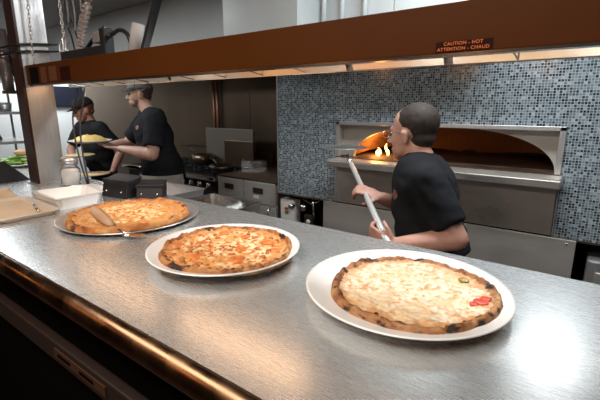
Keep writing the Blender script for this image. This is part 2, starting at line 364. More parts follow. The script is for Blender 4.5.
# reflector troughs
rp = [(.80,1.592),(.815,1.625),(.84,1.645),(.90,1.645),(.925,1.625),(.948,1.592),(.948,1.596),(.928,1.629),(.902,1.649),(.838,1.649),(.812,1.629),(.80,1.597)]
for x0, x1 in ((-2.08,-1.30),(-1.28,-.55),(-.53,-.30),(-.28,.65),(.67,1.53)):
    under(w_, finish('reflector', extrude_x(rp, x0, x1), 'reflector', smooth=False))
for x0, x1 in ((-2.02,-1.34),(-1.24,-.60),(-.26,.6)):
    bm = bmesh.new(); tube(bm, [(x0,.87,1.612),(x1,.87,1.612)], .006, 8); el = under(w_, finish('heating_element', bm, 'element', smooth=True))
    for k in range(4):
        x = x0 + (x1-x0)*(k+.5)/4; bm = bmesh.new()
        tube(bm, [(x,.80,1.594),(x,.87,1.604),(x,.948,1.594)], .002, 6); under(w_, finish('wire_guard', bm, 'chrome'))
for x0, x1, z0, z1, mm, nm in ((-2.055,-1.97,1.600,1.668,'void','black_cover'), (-1.945,-1.895,1.601,1.665,'label_brown','worn_label'), (-1.865,-1.80,1.606,1.662,'label_brown','worn_label'), (-1.765,-1.685,1.603,1.655,'sticker','dark_label')):
    o = under(fas, finish(nm, B((x0,x1,.7735,.775,z0,z1)), mm))
def text(body, size, loc, rot, material, parent, name='lettering', sx=1.):
    cu = bpy.data.curves.new(name, 'FONT'); cu.body = body; cu.size = size; cu.align_x = 'CENTER'; cu.align_y = 'CENTER'
    cu.extrude = .0003; cu.space_character = 1.1
    o = bpy.data.objects.new(name, cu); COL.objects.link(o); o.location = loc; o.rotation_euler = rot; o.scale = (sx,1,1)
    bpy.context.view_layer.update(); me = bpy.data.meshes.new_from_object(o.evaluated_get(bpy.context.evaluated_depsgraph_get()))
    o2 = bpy.data.objects.new(name, me); COL.objects.link(o2); o2.location = loc; o2.rotation_euler = rot; o2.scale = (sx,1,1)
    me.materials.clear(); me.materials.append(M[material]); bpy.data.objects.remove(o); return under(parent, o2)
st = under(fas, finish('caution_sticker', B((-.263,-.166,.7737,.775,1.5965,1.6145)), 'sticker')); st['label'] = 'dark red warning sticker with orange lettering'
l1 = text('CAUTION - HOT', .0082, (-.215,.7733,1.6103), (pi/2,0,0), 'orange', fas)
l2 = text('ATTENTION - CHAUD', .0082, (-.215,.7733,1.6012), (pi/2,0,0), 'orange', fas)
# warm light of the elements
for x, n in ((-1.7,.66),(-.93,.62)):
    ld = bpy.data.lights.new('warmer_glow', 'AREA'); ld.shape = 'RECTANGLE'; ld.size = n; ld.size_y = .05; ld.energy = .6; ld.color = (1.,.58,.32)
    lo = bpy.data.objects.new('warmer_glow', ld); COL.objects.link(lo); lo.location = (x,.87,1.60)
under(w_, finish('end_bracket', B((1.5,1.55,.79,.95,1.14,1.59)), 'steel'))

# ------------------------------------------------------------------ plates and pizzas
def plate_prof(R, z=.026):
    return [(0,.006),(R*.60,.006),(R*.68,.009),(R*.82,z*.66),(R*.97,z-.002),(R,z),(R*1.0,z-.003),(R*.97,z-.006),(R*.80,z*.66-.006),(R*.66,.001),(R*.62,0),(R*.58,0),(R*.57,.002),(0,.002)]
def plate(name, loc, R, label, cat='plate', material='white', group=None, z=.026):
    bm = bmesh.new(); lathe(bm, plate_prof(R, z), 96); return tag(finish(name, bm, material, None, True, loc), label, cat, group)
CT = 1.1402
plate('dinner_plate', (-.265,.700,CT), .192, 'large white plate under the plain cheese pizza, right on the counter', group='white pizza plates')
plate('dinner_plate', (-.712,.648,CT), .186, 'large white plate under the meat-topped pizza, middle of the counter', group='white pizza plates')

def pizza(name, label, loc, R, cheese, crust, seed, tilt=(0,0,0), rimw=.10, squash=(1,1), rag=.03, dome=0., thick=.014):
    rnd = random.Random(seed); t = thing(name, label, 'pizza', loc, tilt, 'whole pizzas on the counter')
    SEG, K = 220, 46
    def rad(a):
        v = noise.noise(Vector((cos(a)*1.3+seed, sin(a)*1.3, seed*.7)))*rag*1.6 + noise.noise(Vector((cos(a)*4+seed, sin(a)*4, 3)))*rag*.6
        return R*(1+v)
    def zt(a, f, rr):
        x, y = cos(a)*f*rr, sin(a)*f*rr
        n1 = noise.noise(Vector((x*45+seed, y*45, 0)))*.0030 + noise.noise(Vector((x*110, y*110+seed, 2)))*.0022
        q = (f-(1-rimw))/rimw
        bump_ = 0
        if q > -1:
            bw = .0075 + .006*noise.noise(Vector((cos(a)*6+seed, sin(a)*6, 7))) + .004*noise.noise(Vector((cos(a)*17+seed, sin(a)*17, f*9)))
            bump_ = bw*math.exp(-((q-.45)/.55)**2) if q < .45 else bw*math.sqrt(max(0, 1-((q-.45)/.58)**2))
        return thick*(.75) + n1*(1.2 if f < 1-rimw else .8) + bump_ - (max(0,q-.6)/.4)**2*thick*.35 + dome*(1-f*f)
    def disc(f0, f1, K_, lower=False):
        bm = bmesh.new(); rings = []
        for i in range(K_+1):
            f = f0+(f1-f0)*i/K_
            if f == 0: rings.append([bm.verts.new((0,0,zt(0,0,R)))]); continue
            rings.append([])
            for k in range(SEG):
                a = 2*pi*k/SEG; rr = rad(a)
                rings[-1].append(bm.verts.new((cos(a)*f*rr*squash[0], sin(a)*f*rr*squash[1], zt(a, f, rr))))
        if lower:
            for f, z in ((1.004,thick*.35),(.985,.002),(.9,.0),(.5,.0)):
                rings.append([bm.verts.new((cos(2*pi*k/SEG)*f*rad(2*pi*k/SEG)*squash[0], sin(2*pi*k/SEG)*f*rad(2*pi*k/SEG)*squash[1], z)) for k in range(SEG)])
            rings.append([bm.verts.new((0,0,0))])
        for A_, B_ in zip(rings, rings[1:]):
            for k in range(SEG):
                q = list(dict.fromkeys([A_[k%len(A_)], A_[(k+1)%len(A_)], B_[(k+1)%len(B_)], B_[k%len(B_)]]))
                if len(q) > 2: bm.faces.new(q)
        return bm
    finish('crust', disc(1-rimw*1.5, 1, 22, True), crust, t, True)
    # the cheese creeps a little unevenly over the rim
    bm = disc(0, 1-rimw*1.02, 60)
    for v in bm.verts:
        a = math.atan2(v.co.y, v.co.x); f = v.co.length/R
        e = noise.noise(Vector((cos(a)*7+seed, sin(a)*7, 11)))*1.6 + noise.noise(Vector((cos(a)*21+seed, sin(a)*21, 5)))*.9
        if f > .8: v.co.x *= 1+.05*e*(f-.8)/.1; v.co.y *= 1+.05*e*(f-.8)/.1
        v.co.z += .0016
        if f > 1-rimw*1.35: v.co.z -= .0012*(f-(1-rimw*1.35))/(rimw*.33)
    finish('cheese', bm, cheese, t, True)
    return t, lambda x, y: zt(math.atan2(y, x), math.hypot(x, y)/R, R)
# plain cheese pizza
t1, z1 = pizza('cheese_pizza', 'plain cheese pizza with charred rim on the right plate', (-.248,.697,CT+.010), .156, 'cheese_plain', 'crust', 3, rimw=.10)
bm = bmesh.new(); bmesh.ops.create_uvsphere(bm, u_segments=16, v_segments=8, radius=1)
bmesh.ops.transform(bm, matrix=Matrix.Diagonal((.011,.009,.004,1)), verts=bm.verts)
for v in bm.verts: v.co += Vector((0,0,.003))*noise.noise(v.co*200)
def put_on(o, parent, x, y, z, rz=0): o.parent = parent; o.location = (x,y,z); o.rotation_euler = (0,0,rz); return o
put_on(finish('pepper_slice', bm, 'olive', None, True), t1, .070,.090, z1(.070,.090)+.004)
def ragged_disc(r, h, seed, n=22):
    bm = bmesh.new(); prof = []
    rings = []
    for f, z in ((0,h),(.5,h*1.05),(.85,h*.9),(1,h*.4),(.98,-.002)):
        rings.append([bm.verts.new((cos(2*pi*k/n)*r*f*(1+.22*noise.noise(Vector((cos(2*pi*k/n)*1.5+seed, sin(2*pi*k/n)*1.5, seed)))), sin(2*pi*k/n)*r*f*(1+.22*noise.noise(Vector((cos(2*pi*k/n)*1.5+seed, sin(2*pi*k/n)*1.5, seed+4)))), z + .0012*noise.noise(Vector((k*.9, f*5, seed))))) for k in range(n if f else 1)])
    for A_, B_ in zip(rings, rings[1:]):
        for k in range(n):
            q = list(dict.fromkeys([A_[k%len(A_)], A_[(k+1)%n if len(A_)>1 else 0], B_[(k+1)%n], B_[k]]))
            bm.faces.new(q)
    return bm
for k, (x, y, r) in enumerate([(.118,.018,.013),(.124,.034,.010),(.112,.000,.008)]):
    put_on(finish('sauce_patch', ragged_disc(r,.003,k+2), 'tomato', None, True), t1, x, y, z1(x,y)+.001)
# meat pizza
t2, z2 = pizza('meat_pizza', 'pizza with pepperoni and browned sausage on the middle plate', (-.700,.645,CT+.011), .163, 'cheese_meat', 'crust_mid', 11, rimw=.085, rag=.035)
rnd = random.Random(5); pts = []
peps = [(-.072,-.018,.019),(.058,.080,.017),(-.02,.083,.013),(.075,-.045,.020),(.04,.008,.015),(-.012,-.088,.017),(.108,.052,.014),(-.085,.07,.014),(-.11,-.06,.013)]
for k, (x, y, r) in enumerate(peps):
    pts.append((x,y)); put_on(finish('pepperoni_slice', ragged_disc(r,.0032,k+1), 'red_topping', None, True), t2, x, y, z2(x,y)+.0014, k)
base = []
for s_ in range(4):
    bm = bmesh.new(); bmesh.ops.create_icosphere(bm, subdivisions=2, radius=1)
    for v in bm.verts: v.co *= 1+.4*noise.noise(v.co*1.7+Vector((s_*3,0,0)))
    bmesh.ops.transform(bm, matrix=Matrix.Diagonal((.0065,.0048,.0036,1)), verts=bm.verts); base.append(finish('sausage_crumble', bm, 'crumb', None, True))
for k in range(84):
    a, f = rnd.random()*2*pi, math.sqrt(rnd.random())*.142
    x, y = cos(a)*f, sin(a)*f
    o = base[k] if k < 4 else base[k%4].copy()
    if k >= 4: COL.objects.link(o)
    put_on(o, t2, x, y, z2(x,y)+.0016, rnd.random()*6); q_ = rnd.uniform(.5,1.45); o.scale = (q_*rnd.uniform(.7,1.3), q_, q_*.9)
# round pan with golden pizza and server
bm = bmesh.new(); lathe(bm, [(0,.005),(.19,.005),(.20,.007),(.216,.012),(.220,.013),(.221,.011),(.216,.008),(.198,.002),(.19,.001),(0,.001)], 96)
tag(finish('pizza_pan', bm, 'steel', None, True, (-1.222,.702,CT+.0)), 'round metal pan under the golden pizza, left on the counter', 'pan')
t3, z3 = pizza('golden_pizza', 'thick golden cheese pizza on the round metal pan', (-1.196,.684,CT+.008), .188, 'cheese_old', 'crust_gold', 23, rimw=.085, rag=.03, thick=.018, dome=.004)
sv = thing('pizza_server', 'pizza server with pale wooden handle lying on the metal pan', 'server', (-1.198,.568,1.200))
hd = Vector((.152,-.007,-.040)).normalized()
bm = bmesh.new(); P0 = Vector((0,0,0))
tube(bm, [P0, P0+hd*.008, P0+hd*.03, P0+hd*.07, P0+hd*.105, P0+hd*.122], [.007,.014,.0165,.0145,.0115,.007], 16); finish('handle', bm, 'wood', sv, True)
bm = bmesh.new(); e0 = P0+hd*.12; e1 = Vector((.180,.006,-.046)); tube(bm, [P0+hd*.11, e0, Vector((.158,0,-.043)), e1], [.004,.004,.0035,.0025], 10); finish('shank', bm, 'chrome', sv, True)
bm = bmesh.new()
for z_ in (-.0475,-.046): 
    pass
vs = [(.165,-.008),(.185,-.010),(.215,.012),(.222,.032),(.205,.036),(.172,.014)]
lo_ = [bm.verts.new((x,y,-.0490)) for x, y in vs]; hi_ = [bm.verts.new((x,y,-.0472)) for x, y in vs]
bm.faces.new(lo_[::-1]); bm.faces.new(hi_)
for k in range(len(vs)): bm.faces.new((lo_[k], lo_[(k+1)%6], hi_[(k+1)%6], hi_[k]))
finish('blade', bm, 'chrome', sv)

# ------------------------------------------------------------------ trays, boxes, jar at the left
def open_tray(name, corners, z0, z1, inset, wall, material):
    """four-sided dish: floor corners inset from rim corners"""
    cx_ = sum(p[0] for p in corners)/4; cy_ = sum(p[1] for p in corners)/4; bm = bmesh.new()
    def ring(off, z):
        r_ = []
        for k in range(4):
            p = Vector(corners[k]); a = (Vector(corners[k-1])-p).normalized(); b2 = (Vector(corners[(k+1)%4])-p).normalized()
            for s_, d in ((1,a),(0,b2)):
                q = p + (a+b2)*off + d*.014
                r_.append(bm.verts.new((q.x, q.y, z)))
        return r_
    R_ = [ring(inset, z0), ring(0, z1), ring(-.004, z1), ring(-.004, z1+.002), ring(wall, z1+.002), ring(inset+wall, z0+wall)]
    for A_, B_ in zip(R_, R_[1:]):
        for k in range(8): bm.faces.new((A_[k], A_[(k+1)%8], B_[(k+1)%8], B_[k]))
    bm.faces.new(R_[0][::-1]); bm.faces.new(R_[-1]); return finish(name, bm, material)
tr = open_tray('serving_dish', [(-1.733,.600),(-1.498,.592),(-1.500,.758),(-1.700,.792)], CT, CT+.042, .012, .005, 'white')
tag(tr, 'white rectangular dish with tall sides beside the steel post', 'dish')
lt_ = thing('paper_lined_tray', 'shallow cream tray lined with brown paper at the left counter end', 'tray', (-1.6,.5,CT))
under(lt_, open_tray('tray_body', [(-1.80,.385),(-1.462,.405),(-1.470,.585),(-1.80,.60)], CT, CT+.014, .010, .004, mat('cream_tray', (.62,.52,.42), .4)))
pm = bmesh.new(); G = 14
grid = [[pm.verts.new((-1.785+.31*i/G, .402+.17*j/G, CT+.0075+.004*abs(noise.noise(Vector((i*.5,j*.5,1)))))) for j in range(G+1)] for i in range(G+1)]
for i in range(G):
    for j in range(G): pm.faces.new((grid[i][j],grid[i+1][j],grid[i+1][j+1],grid[i][j+1]))
under(lt_, finish('paper_liner', pm, 'paper', smooth=True))
bm = bmesh.new(); cone(bm, (-1.60,.555,CT+.016), (-1.50,.53,CT+.016), .006, .005, True, 12)
tag(finish('fork_handle', bm, 'chrome', None, True), 'small steel handle lying on the brown paper liner', 'utensil')
tag(finish('greaseproof_sheets', B((-1.90,-1.66,.80,.915,CT,CT+.007), mtx=Matrix()), 'white', bevel=.002), 'flat stack of white sheets behind the white dish', 'paper')
bm = bmesh.new()
vs = [(-1.98,.47,CT),(-1.83,.46,CT),(-1.82,.58,CT),(-1.96,.60,CT),(-1.93,.50,CT+.035),(-1.85,.49,CT+.03),(-1.84,.56,CT+.045),(-1.92,.58,CT+.04)]
V = [bm.verts.new(v) for v in vs]
for f in ((0,1,2,3),(4,5,6,7),(0,1,5,4),(1,2,6,5),(2,3,7,6),(3,0,4,7)): bm.faces.new([V[k] for k in f])
bmesh.ops.subdivide_edges(bm, edges=bm.edges, cuts=4, use_grid_fill=True)
for v in bm.verts:
    if v.co.z > CT+.004: v.co += Vector((1,1,.6))*.008*noise.noise(v.co*30)
tag(finish('crumpled_bag', bm, 'paper'), 'crumpled pale paper bag at the left frame edge', 'bag')
# black tent of a dark wooden box behind it
bm = B((-2.60,-2.30,.55,.80,CT,CT+.10)); bmesh.ops.transform(bm, matrix=Matrix.Translation((-2.45,.67,CT)) @ Matrix.Rotation(.0,4,'Y') @ Matrix.Translation((2.45,-.67,-CT)), verts=bm.verts)
for v in bm.verts:
    if v.co.z > CT+.05: v.co.y = .66+(v.co.y-.66)*.35; v.co.x = -2.45+(v.co.x+2.45)*.8
tag(finish('black_cover', bm, 'black', bevel=.004), 'black sloped plastic cover left of the steel post', 'cover')
# salad plate
t = thing('salad_plate', 'white plate of green lettuce left of the steel post', 'salad', (-2.93,.95,CT+.0))
bm = bmesh.new(); lathe(bm, plate_prof(.17,.022), 48); finish('plate', bm, 'white', t, True)
bm = bmesh.new()
for k in range(60):
    a, f = random.random()*6.28, random.random()**.5*.11
    T = Matrix.Translation((cos(a)*f, sin(a)*f, .02+.04*random.random()*(1-f/.14))) @ Matrix.Rotation(random.random()*6,4,'Z') @ Matrix.Rotation(random.uniform(-.8,.8),4,'X') @ Matrix.Diagonal((.035,.022,.004,1))
    q = bmesh.ops.create_icosphere(bm, subdivisions=2, radius=1); 
    for v in q['verts']: v.co.z += 1.6*noise.noise(v.co*2.2+Vector((k,0,0)))
    bmesh.ops.transform(bm, matrix=T, verts=q['verts'])
finish('lettuce', bm, 'lettuce', t, True)
bm = bmesh.new(); ell(bm, (-.03,.05,.075), (.05,.04,.022)); finish('bread', bm, 'bun', t, True)
# jar
j = thing('shaker_jar', 'glass shaker jar of white granules beside the steel post', 'jar', (-1.955,.845,CT))
bm = bmesh.new(); lathe(bm, [(0,.001),(.036,.001),(.041,.008),(.042,.085),(.040,.095),(.030,.112),(.030,.118),(.033,.122),(.033,.128),(.029,.128),(.028,.118),(.028,.112),(.037,.094),(.039,.085),(.038,.010),(0,.006)], 40); finish('glass_body', bm, 'glass', j, True)
bm = bmesh.new(); lathe(bm, [(0,.007),(.0375,.010),(.0385,.083),(.030,.100),(0,.102)], 32); finish('granules', bm, 'sugar', j, True)
bm = bmesh.new(); lathe(bm, [(.0335,.122),(.036,.122),(.037,.148),(.030,.160),(0,.163)], 32); finish('lid', bm, 'steel', j, True)
j.scale = (1,1,.84)
# black boxes (ticket stands)
def blk(name, label, loc, rz, sx, sy, sz, tilt):
    t = thing(name, label, 'stand', loc, (0,0,rz), 'black plastic stands')
    bm = B((-sx/2,sx/2,-sy/2,sy/2,0,sz))
    for v in bm.verts:
        if v.co.z > .01: v.co.y += tilt; v.co.z += .016*(1 if v.co.y > tilt else 0)
    finish('body', bm, 'black', t, bevel=.003)
    bm = B((-sx/2-.003,sx/2+.003,-sy/2-.004+tilt,-sy/2+.03+tilt,sz*.80,sz+.003)); finish('top_flange', bm, 'black', t, bevel=.002)
    for x in (-.3,.3):
        bm = bmesh.new(); ell(bm, (x*sx,-sy/2-.001+tilt*.35,sz*.35), (.004,.003,.004), sub=2); finish('screw', bm, 'chrome', t, True)
    return t
blk('ticket_stand', 'black plastic stand with screws, left one behind the golden pizza', (-1.565,.862,CT), radians(8), .15, .07, .068, .018)
blk('ticket_stand', 'black plastic stand turned to the right, behind the golden pizza', (-1.44,.925,CT), radians(38), .105, .065, .050, .016)
# hanging cables down to the counter
def cable(name, label, pts, r, material='wire', group=None, cat='cable'):
    P_ = [Vector(p) for p in pts]; out = []
    for i in range(len(P_)-1):
        p0, p1, p2, p3 = P_[max(i-1,0)], P_[i], P_[i+1], P_[min(i+2,len(P_)-1)]
        for k in range(8):
            t_ = k/8; out.append(.5*((2*p1)+(p2-p0)*t_+(2*p0-5*p1+4*p2-p3)*t_*t_+(3*p1-p0-3*p2+p3)*t_**3))
    out.append(P_[-1]); bm = bmesh.new(); tube(bm, out, r, 8)
    return tag(finish(name, bm, material, None, True), label, cat, group)
cable('hanging_cable', 'black cable dropping from the warmer to the counter, left strand of the pair', [(-2.02,.90,1.672),(-2.055,.97,1.60),(-2.05,.93,1.45),(-2.0,.91,1.30),(-1.925,.90,1.15)], .004, group='cables dropping to the counter')
cable('hanging_cable', 'black cable dropping from the warmer to the counter, right strand of the pair', [(-1.99,.90,1.672),(-2.00,.975,1.60),(-1.985,.93,1.42),(-1.95,.91,1.28),(-1.905,.90,1.15)], .004, group='cables dropping to the counter')
bm = bmesh.new(); cone(bm, (-1.915,.90,1.148), (-1.905,.895,1.175), .008, .006); tag(finish('cable_plug', bm, 'wire', None, True), 'small black plug at the foot of the hanging cables', 'plug')
cable('hooked_cable', 'thin pale wire loop hanging under the warmer by the capped man', [(-1.45,.90,1.596),(-1.47,.91,1.575),(-1.43,.91,1.562),(-1.38,.905,1.575),(-1.37,.90,1.596)], .0013, 'wire')

# ------------------------------------------------------------------ hardware above the warmer at the left
def chain(label, a, b_):
    a, b_ = Vector(a), Vector(b_); bm = bmesh.new(); n = int((b_-a).length/.017); R_ = align(b_-a)
    for i in range(n+1):
        T = Matrix.Translation(a.lerp(b_, i/n)) @ R_ @ Matrix.Rotation((i%2)*pi/2,4,'Z'); k0 = len(bm.verts)
        tube(bm, [T @ Vector((.005*cos(q), 0, .0115*sin(q))) for q in [2*pi*k/10 for k in range(10)]], .0019, 6, closed=True)
    tag(finish('hanging_chain', bm, 'chain', None, True), label, 'chain', 'chains holding the warmer')
chain('steel chain hanging in front of the steel post', (-2.055,.83,CZ), (-2.07,.80,1.68))
chain('steel chain hanging right of the steel post', (-1.93,.88,CZ), (-1.93,.88,1.682))
bm = bmesh.new(); out = []
PTS = [Vector(p) for p in ((-1.60,.88,CZ),(-1.66,.885,2.1),(-1.70,.885,1.90),(-1.765,.885,1.82),(-1.80,.885,1.75),(-1.81,.885,1.675))]
dense = []
for i in range(len(PTS)-1):
    for k in range(40): dense.append(PTS[i].lerp(PTS[i+1], k/40))
for _ in range(30): dense = [dense[0]]+[(dense[i-1]+dense[i]+dense[i+1])/3 for i in range(1,len(dense)-1)]+[dense[-1]]
tube(bm, dense, [.0125+.0035*(1 if (i//4)%2 else -1) for i in range(len(dense))], 14)
tag(finish('flexible_conduit', bm, 'conduit', None, False), 'ribbed flexible metal conduit curving down to the warmer', 'conduit')
arm = thing('jointed_bracket', 'black jointed arm with clamps lying on top of the warmer', 'arm', (-1.75,.88,1.70))
under(arm, finish('beam', B((-1.95,-1.575,.865,.90,1.70,1.735)), 'black', bevel=.003))
bm = bmesh.new(); tube(bm, [(-1.74,.88,1.735),(-1.68,.88,1.765),(-1.62,.88,1.775),(-1.55,.88,1.765)], .008, 8); under(arm, finish('upper_link', bm, 'black', smooth=True))
under(arm, finish('clamp', B((-1.60,-1.565,.86,.90,1.70,1.795)), 'black', bevel=.004))
under(arm, finish('grey_joint', B((-1.66,-1.605,.862,.898,1.745,1.785)), 'greywire', bevel=.005))
under(arm, finish('bolt', B((-1.588,-1.575,.87,.89,1.795,1.803)), 'chrome'))
cable('looped_cable', 'black cable looped behind the clamp on top of the warmer', [(-1.565,.89,1.77),(-1.52,.90,1.785),(-1.47,.90,1.765),(-1.45,.90,1.72),(-1.47,.90,1.684)], .008)
bm = bmesh.new(); cone(bm, (-1.425,.895,1.700), (-1.385,.895,1.79), .022, .022, False, 24); tag(finish('paper_roll', bm, mat('pale_roll', (.42,.38,.36), .6), None, True), 'pale cylinder roll leaning on top of the warmer', 'roll')
T = Matrix.Translation((-1.33,.90,1.76)) @ Matrix.Rotation(radians(33),4,'Y')
bm = B((-.008,.008,-.012,.012,-.09,.22), mtx=T); tag(finish('black_bar', bm, 'black'), 'black diagonal bar rising from the top of the warmer', 'bar')
for i, (x, y) in enumerate(((-1.985,.91),(-2.03,.915))):
    bm = bmesh.new(); tube(bm, [(x,y,1.68),(x,y,1.80-.02*i)], .013, 12); tag(finish('steel_stub', bm, 'steel', None, True), ['short grey tube on the warmer just right of the post','short grey tube on the warmer against the post'][i], 'tube', 'short tubes on top of the warmer')
# bundle of grey cables falling from the ceiling
for k in range(5):
    dx = -1.98+.03*k
    cable('ceiling_cable', ['thin cable from the ceiling nearest the steel post','second thin cable from the ceiling beside the steel post','middle thin cable falling from the ceiling beside the post','fourth thin cable from the ceiling beside the post','thin cable from the ceiling nearest the ribbed conduit'][k],
          [(dx+.08,.93,CZ),(dx+.02+.02*sin(k*2),.92,2.1),(dx+.03*cos(k*3),.92,1.9),(dx+.02*sin(k),.915,1.80),(dx+.03+.015*k,.91,1.735)], .0035, 'wire' if k%2 else 'greywire', 'thin cables from the ceiling')
for k, z in enumerate((1.765,1.735)):
    cable('post_cable', ['upper black cable strapped across the steel post','lower black cable strapped across the steel post'][k], [(-2.40,.64,z-.03),(-2.25,.705,z-.015),(-2.10,.742,z-.002),(-2.082,.77,z+.002),(-2.088,.83,z+.01),(-2.075,.90,z+.015),(-2.0,.93,z+.02)], .005, 'wire', 'black cables across the post')
# dark speaker and pipe left of post
bm = bmesh.new(); tube(bm, [(-2.235,.745,1.575),(-2.235,.745,1.84)], .023, 20)
tag(finish('vertical_tube', bm, mat('dull_tube', (.20,.17,.17), .35, .6), None, True), 'dull grey vertical tube fixed left of the steel post', 'tube')
tag(finish('tube_bracket', B((-2.262,-2.19,.725,.775,1.56,1.574)), 'steel_dark'), 'small bracket under the grey tube left of the post', 'bracket')
sp_ = thing('wall_speaker', 'black box speaker beside the grey tube at the left edge', 'speaker', (-2.42,.72,1.64))
under(sp_, finish('cabinet', B((-2.52,-2.28,.68,.84,1.645,1.83)), 'black', bevel=.006))
under(sp_, finish('bracket', B((-2.30,-2.19,.79,.82,1.70,1.74)), 'blackm'))
cable('thin_hanging_cord', 'thin copper cord hanging by the grey tube', [(-2.25,.76,CZ),(-2.24,.755,2.1),(-2.25,.75,1.84)], .004, 'conduit')

# ------------------------------------------------------------------ far left: shelves, screen
sh = thing('wire_shelf', 'steel shelving against the far white wall left of the post', 'shelf', (-5.6,1.7,0))
for z in (1.10,1.42,1.78,.6): under(sh, finish('shelf_board', B((-5.9,-5.2,1.05,1.95,z,z+.03)), 'steel'))
for x in (-5.9,-5.22):
    for y in (1.05,1.93): under(sh, finish('upright', B((x,x+.02,y,y+.02,0,1.85)), 'steel'))
for k, (x,y,z,r,hh) in enumerate([(-5.5,1.25,1.45,.10,.12),(-5.5,1.55,1.45,.08,.16),(-5.6,1.8,1.45,.07,.1)]):
    bm = bmesh.new(); lathe(bm, [(0,0),(r*.8,0),(r,hh),(r*.95,hh),(r*.75,.008),(0,.008)], 32)
    tag(finish('mixing_bowl', bm, 'steel', None, True, (x,y,z+.0)), ['wide steel bowl on the upper shelf at the far left','tall steel bowl in the middle of the upper shelf','small steel bowl at the right end of the upper shelf'][k], 'bowl', 'steel bowls on the far shelf')
mxr = thing('slicer', 'rounded steel slicer on the far shelf left of the post', 'slicer', (-5.3,1.5,1.13))
bm = bmesh.new(); lathe(bm, [(0,0),(.12,0),(.13,.03),(.10,.12),(.04,.16),(0,.165)], 32); finish('dome', bm, 'chrome', mxr, True)
bm = bmesh.new(); tube(bm, [(.12,0,.02),(.17,0,.12),(.08,0,.2)], .015, 10); finish('guard_arm', bm, 'black', mxr, True)
scn = thing('wall_screen', 'dark blue screen on the far white wall above the capped worker', 'screen', (-7.58,3.35,1.65))
a = finish('housing', B((-7.598,-7.55,3.17,3.66,1.50,1.845)), 'black'); under(scn, a)
under(scn, finish('display', B((-7.55,-7.545,3.185,3.645,1.515,1.83)), 'screen'))

# ------------------------------------------------------------------ cook line
g = thing('griddle_cabinet', 'steel griddle cabinet with two drawer fronts under the fryer baskets', 'griddle', (-2.4,2.85,0))
under(g, finish('body', B((-2.755,-2.055,2.47,3.25,.08,.875)), 'steel'))
under(g, finish('griddle_plate', B((-2.755,-2.055,2.455,3.2,.875,.90)), 'steel_dark', bevel=.003))
for x0, x1 in ((-2.750,-2.435),(-2.425,-2.065)):
    d = under(g, finish('drawer', B((x0,x1,2.452,2.47,.70,.885)), 'steel_light', bevel=.004))
    xm = (x0+x1)/2-.01
    under(d, finish('handle', B((xm-.055,xm+.055,2.445,2.452,.785,.835)), 'steel_dark', bevel=.003))
    d2 = under(g, finish('door', B((x0,x1,2.452,2.47,.10,.685)), 'steel_light', bevel=.004))
bm = bmesh.new(); tube(bm, [(-2.12,2.452,.56),(-2.12,2.425,.565),(-2.12,2.42,.60),(-2.12,2.42,.64),(-2.12,2.425,.675),(-2.12,2.452,.68)], .008, 8); under(g, finish('door_handle', bm, 'chrome', smooth=True))
lb = under(g, finish('white_label', B((-2.31,-2.25,2.450,2.452,.742,.768)), 'white')); lb['label'] = 'small white paper label'
for x in (-2.72,-2.1):
    for y in (2.52,3.2): under(g, finish('foot', B((x-.02,x+.02,y-.02,y+.02,0,.08)), 'black'))
r = thing('gas_range', 'black gas range with chrome front rail beside the griddle cabinet', 'range', (-3.4,2.85,0))
under(r, finish('body', B((-4.3,-2.765,2.50,3.25,.08,.86)), 'black'))
under(r, finish('front_rail', B((-4.3,-2.77,2.42,2.50,.835,.868)), 'chrome', bevel=.008))
for k in range(6):
    x = -2.90-.125*k
    bm = bmesh.new(); cone(bm, (x,2.50,.785), (x,2.455,.785), .026, .022, False); under(r, finish('burner_knob', bm, 'chrome', smooth=True))
    bm = bmesh.new(); tube(bm, [(x-.0,2.455,.785),(x-.01,2.44,.74)], .006, 8); under(r, finish('knob_lever', bm, 'chrome', smooth=True))
for k in range(5):
    x = -2.95-.28*k
    for y in (2.70,3.02):
        bm = bmesh.new(); tube(bm, [(x+.10*cos(q),y+.10*sin(q),.885) for q in [2*pi*i/20 for i in range(20)]], .007, 6, closed=True)
        for q in range(4):
            tube(bm, [(x+.03*cos(q*pi/2),y+.03*sin(q*pi/2),.885),(x+.13*cos(q*pi/2),y+.13*sin(q*pi/2),.885),(x+.13*cos(q*pi/2),y+.13*sin(q*pi/2),.86)], .006, 6)
        under(r, finish('burner_grate', bm, 'black', smooth=True))
under(r, finish('oven_door', B((-3.6,-2.80,2.485,2.50,.15,.72)), 'black', bevel=.005))
under(r, finish('back_guard', B((-4.3,-2.765,3.2,3.25,.86,1.02)), 'steel_dark'))
def pan(label, x, y, z, R_, hh, hd_, material):
    t = thing('frying_pan', label, 'pan', (x,y,z), hd_, 'pans on the range')
    bm = bmesh.new(); lathe(bm, [(0,0),(R_*.8,0),(R_,hh),(R_*.98,hh),(R_*.78,.004),(0,.004)], 32); finish('bowl', bm, material, t, True)
    bm = bmesh.new(); tube(bm, [(R_*.95,0,hh*.8),(R_+.06,0,hh+.02),(R_+.20,0,hh+.035)], .008, 8); finish('handle', bm, material, t, True)
pan('dark frying pan on the right burners of the range', -2.95,2.70,.892, .13,.05, 2.8, 'steel_dark')
pan('dark sauce pan behind the frying pan on the range', -3.42,2.86,.892, .12,.11, 2.9, 'steel_dark')
pan('steel frying pan on the left burners of the range', -3.95,2.75,.892, .13,.05, 2.5, 'steel')
bm = bmesh.new(); lathe(bm, [(0,0),(.07,0),(.075,.012),(0,.014)], 24); tag(finish('bread_round', bm, 'bun', None, True, (-3.84,2.60,.869)), 'small toasted bread round at the edge of the range', 'bread')
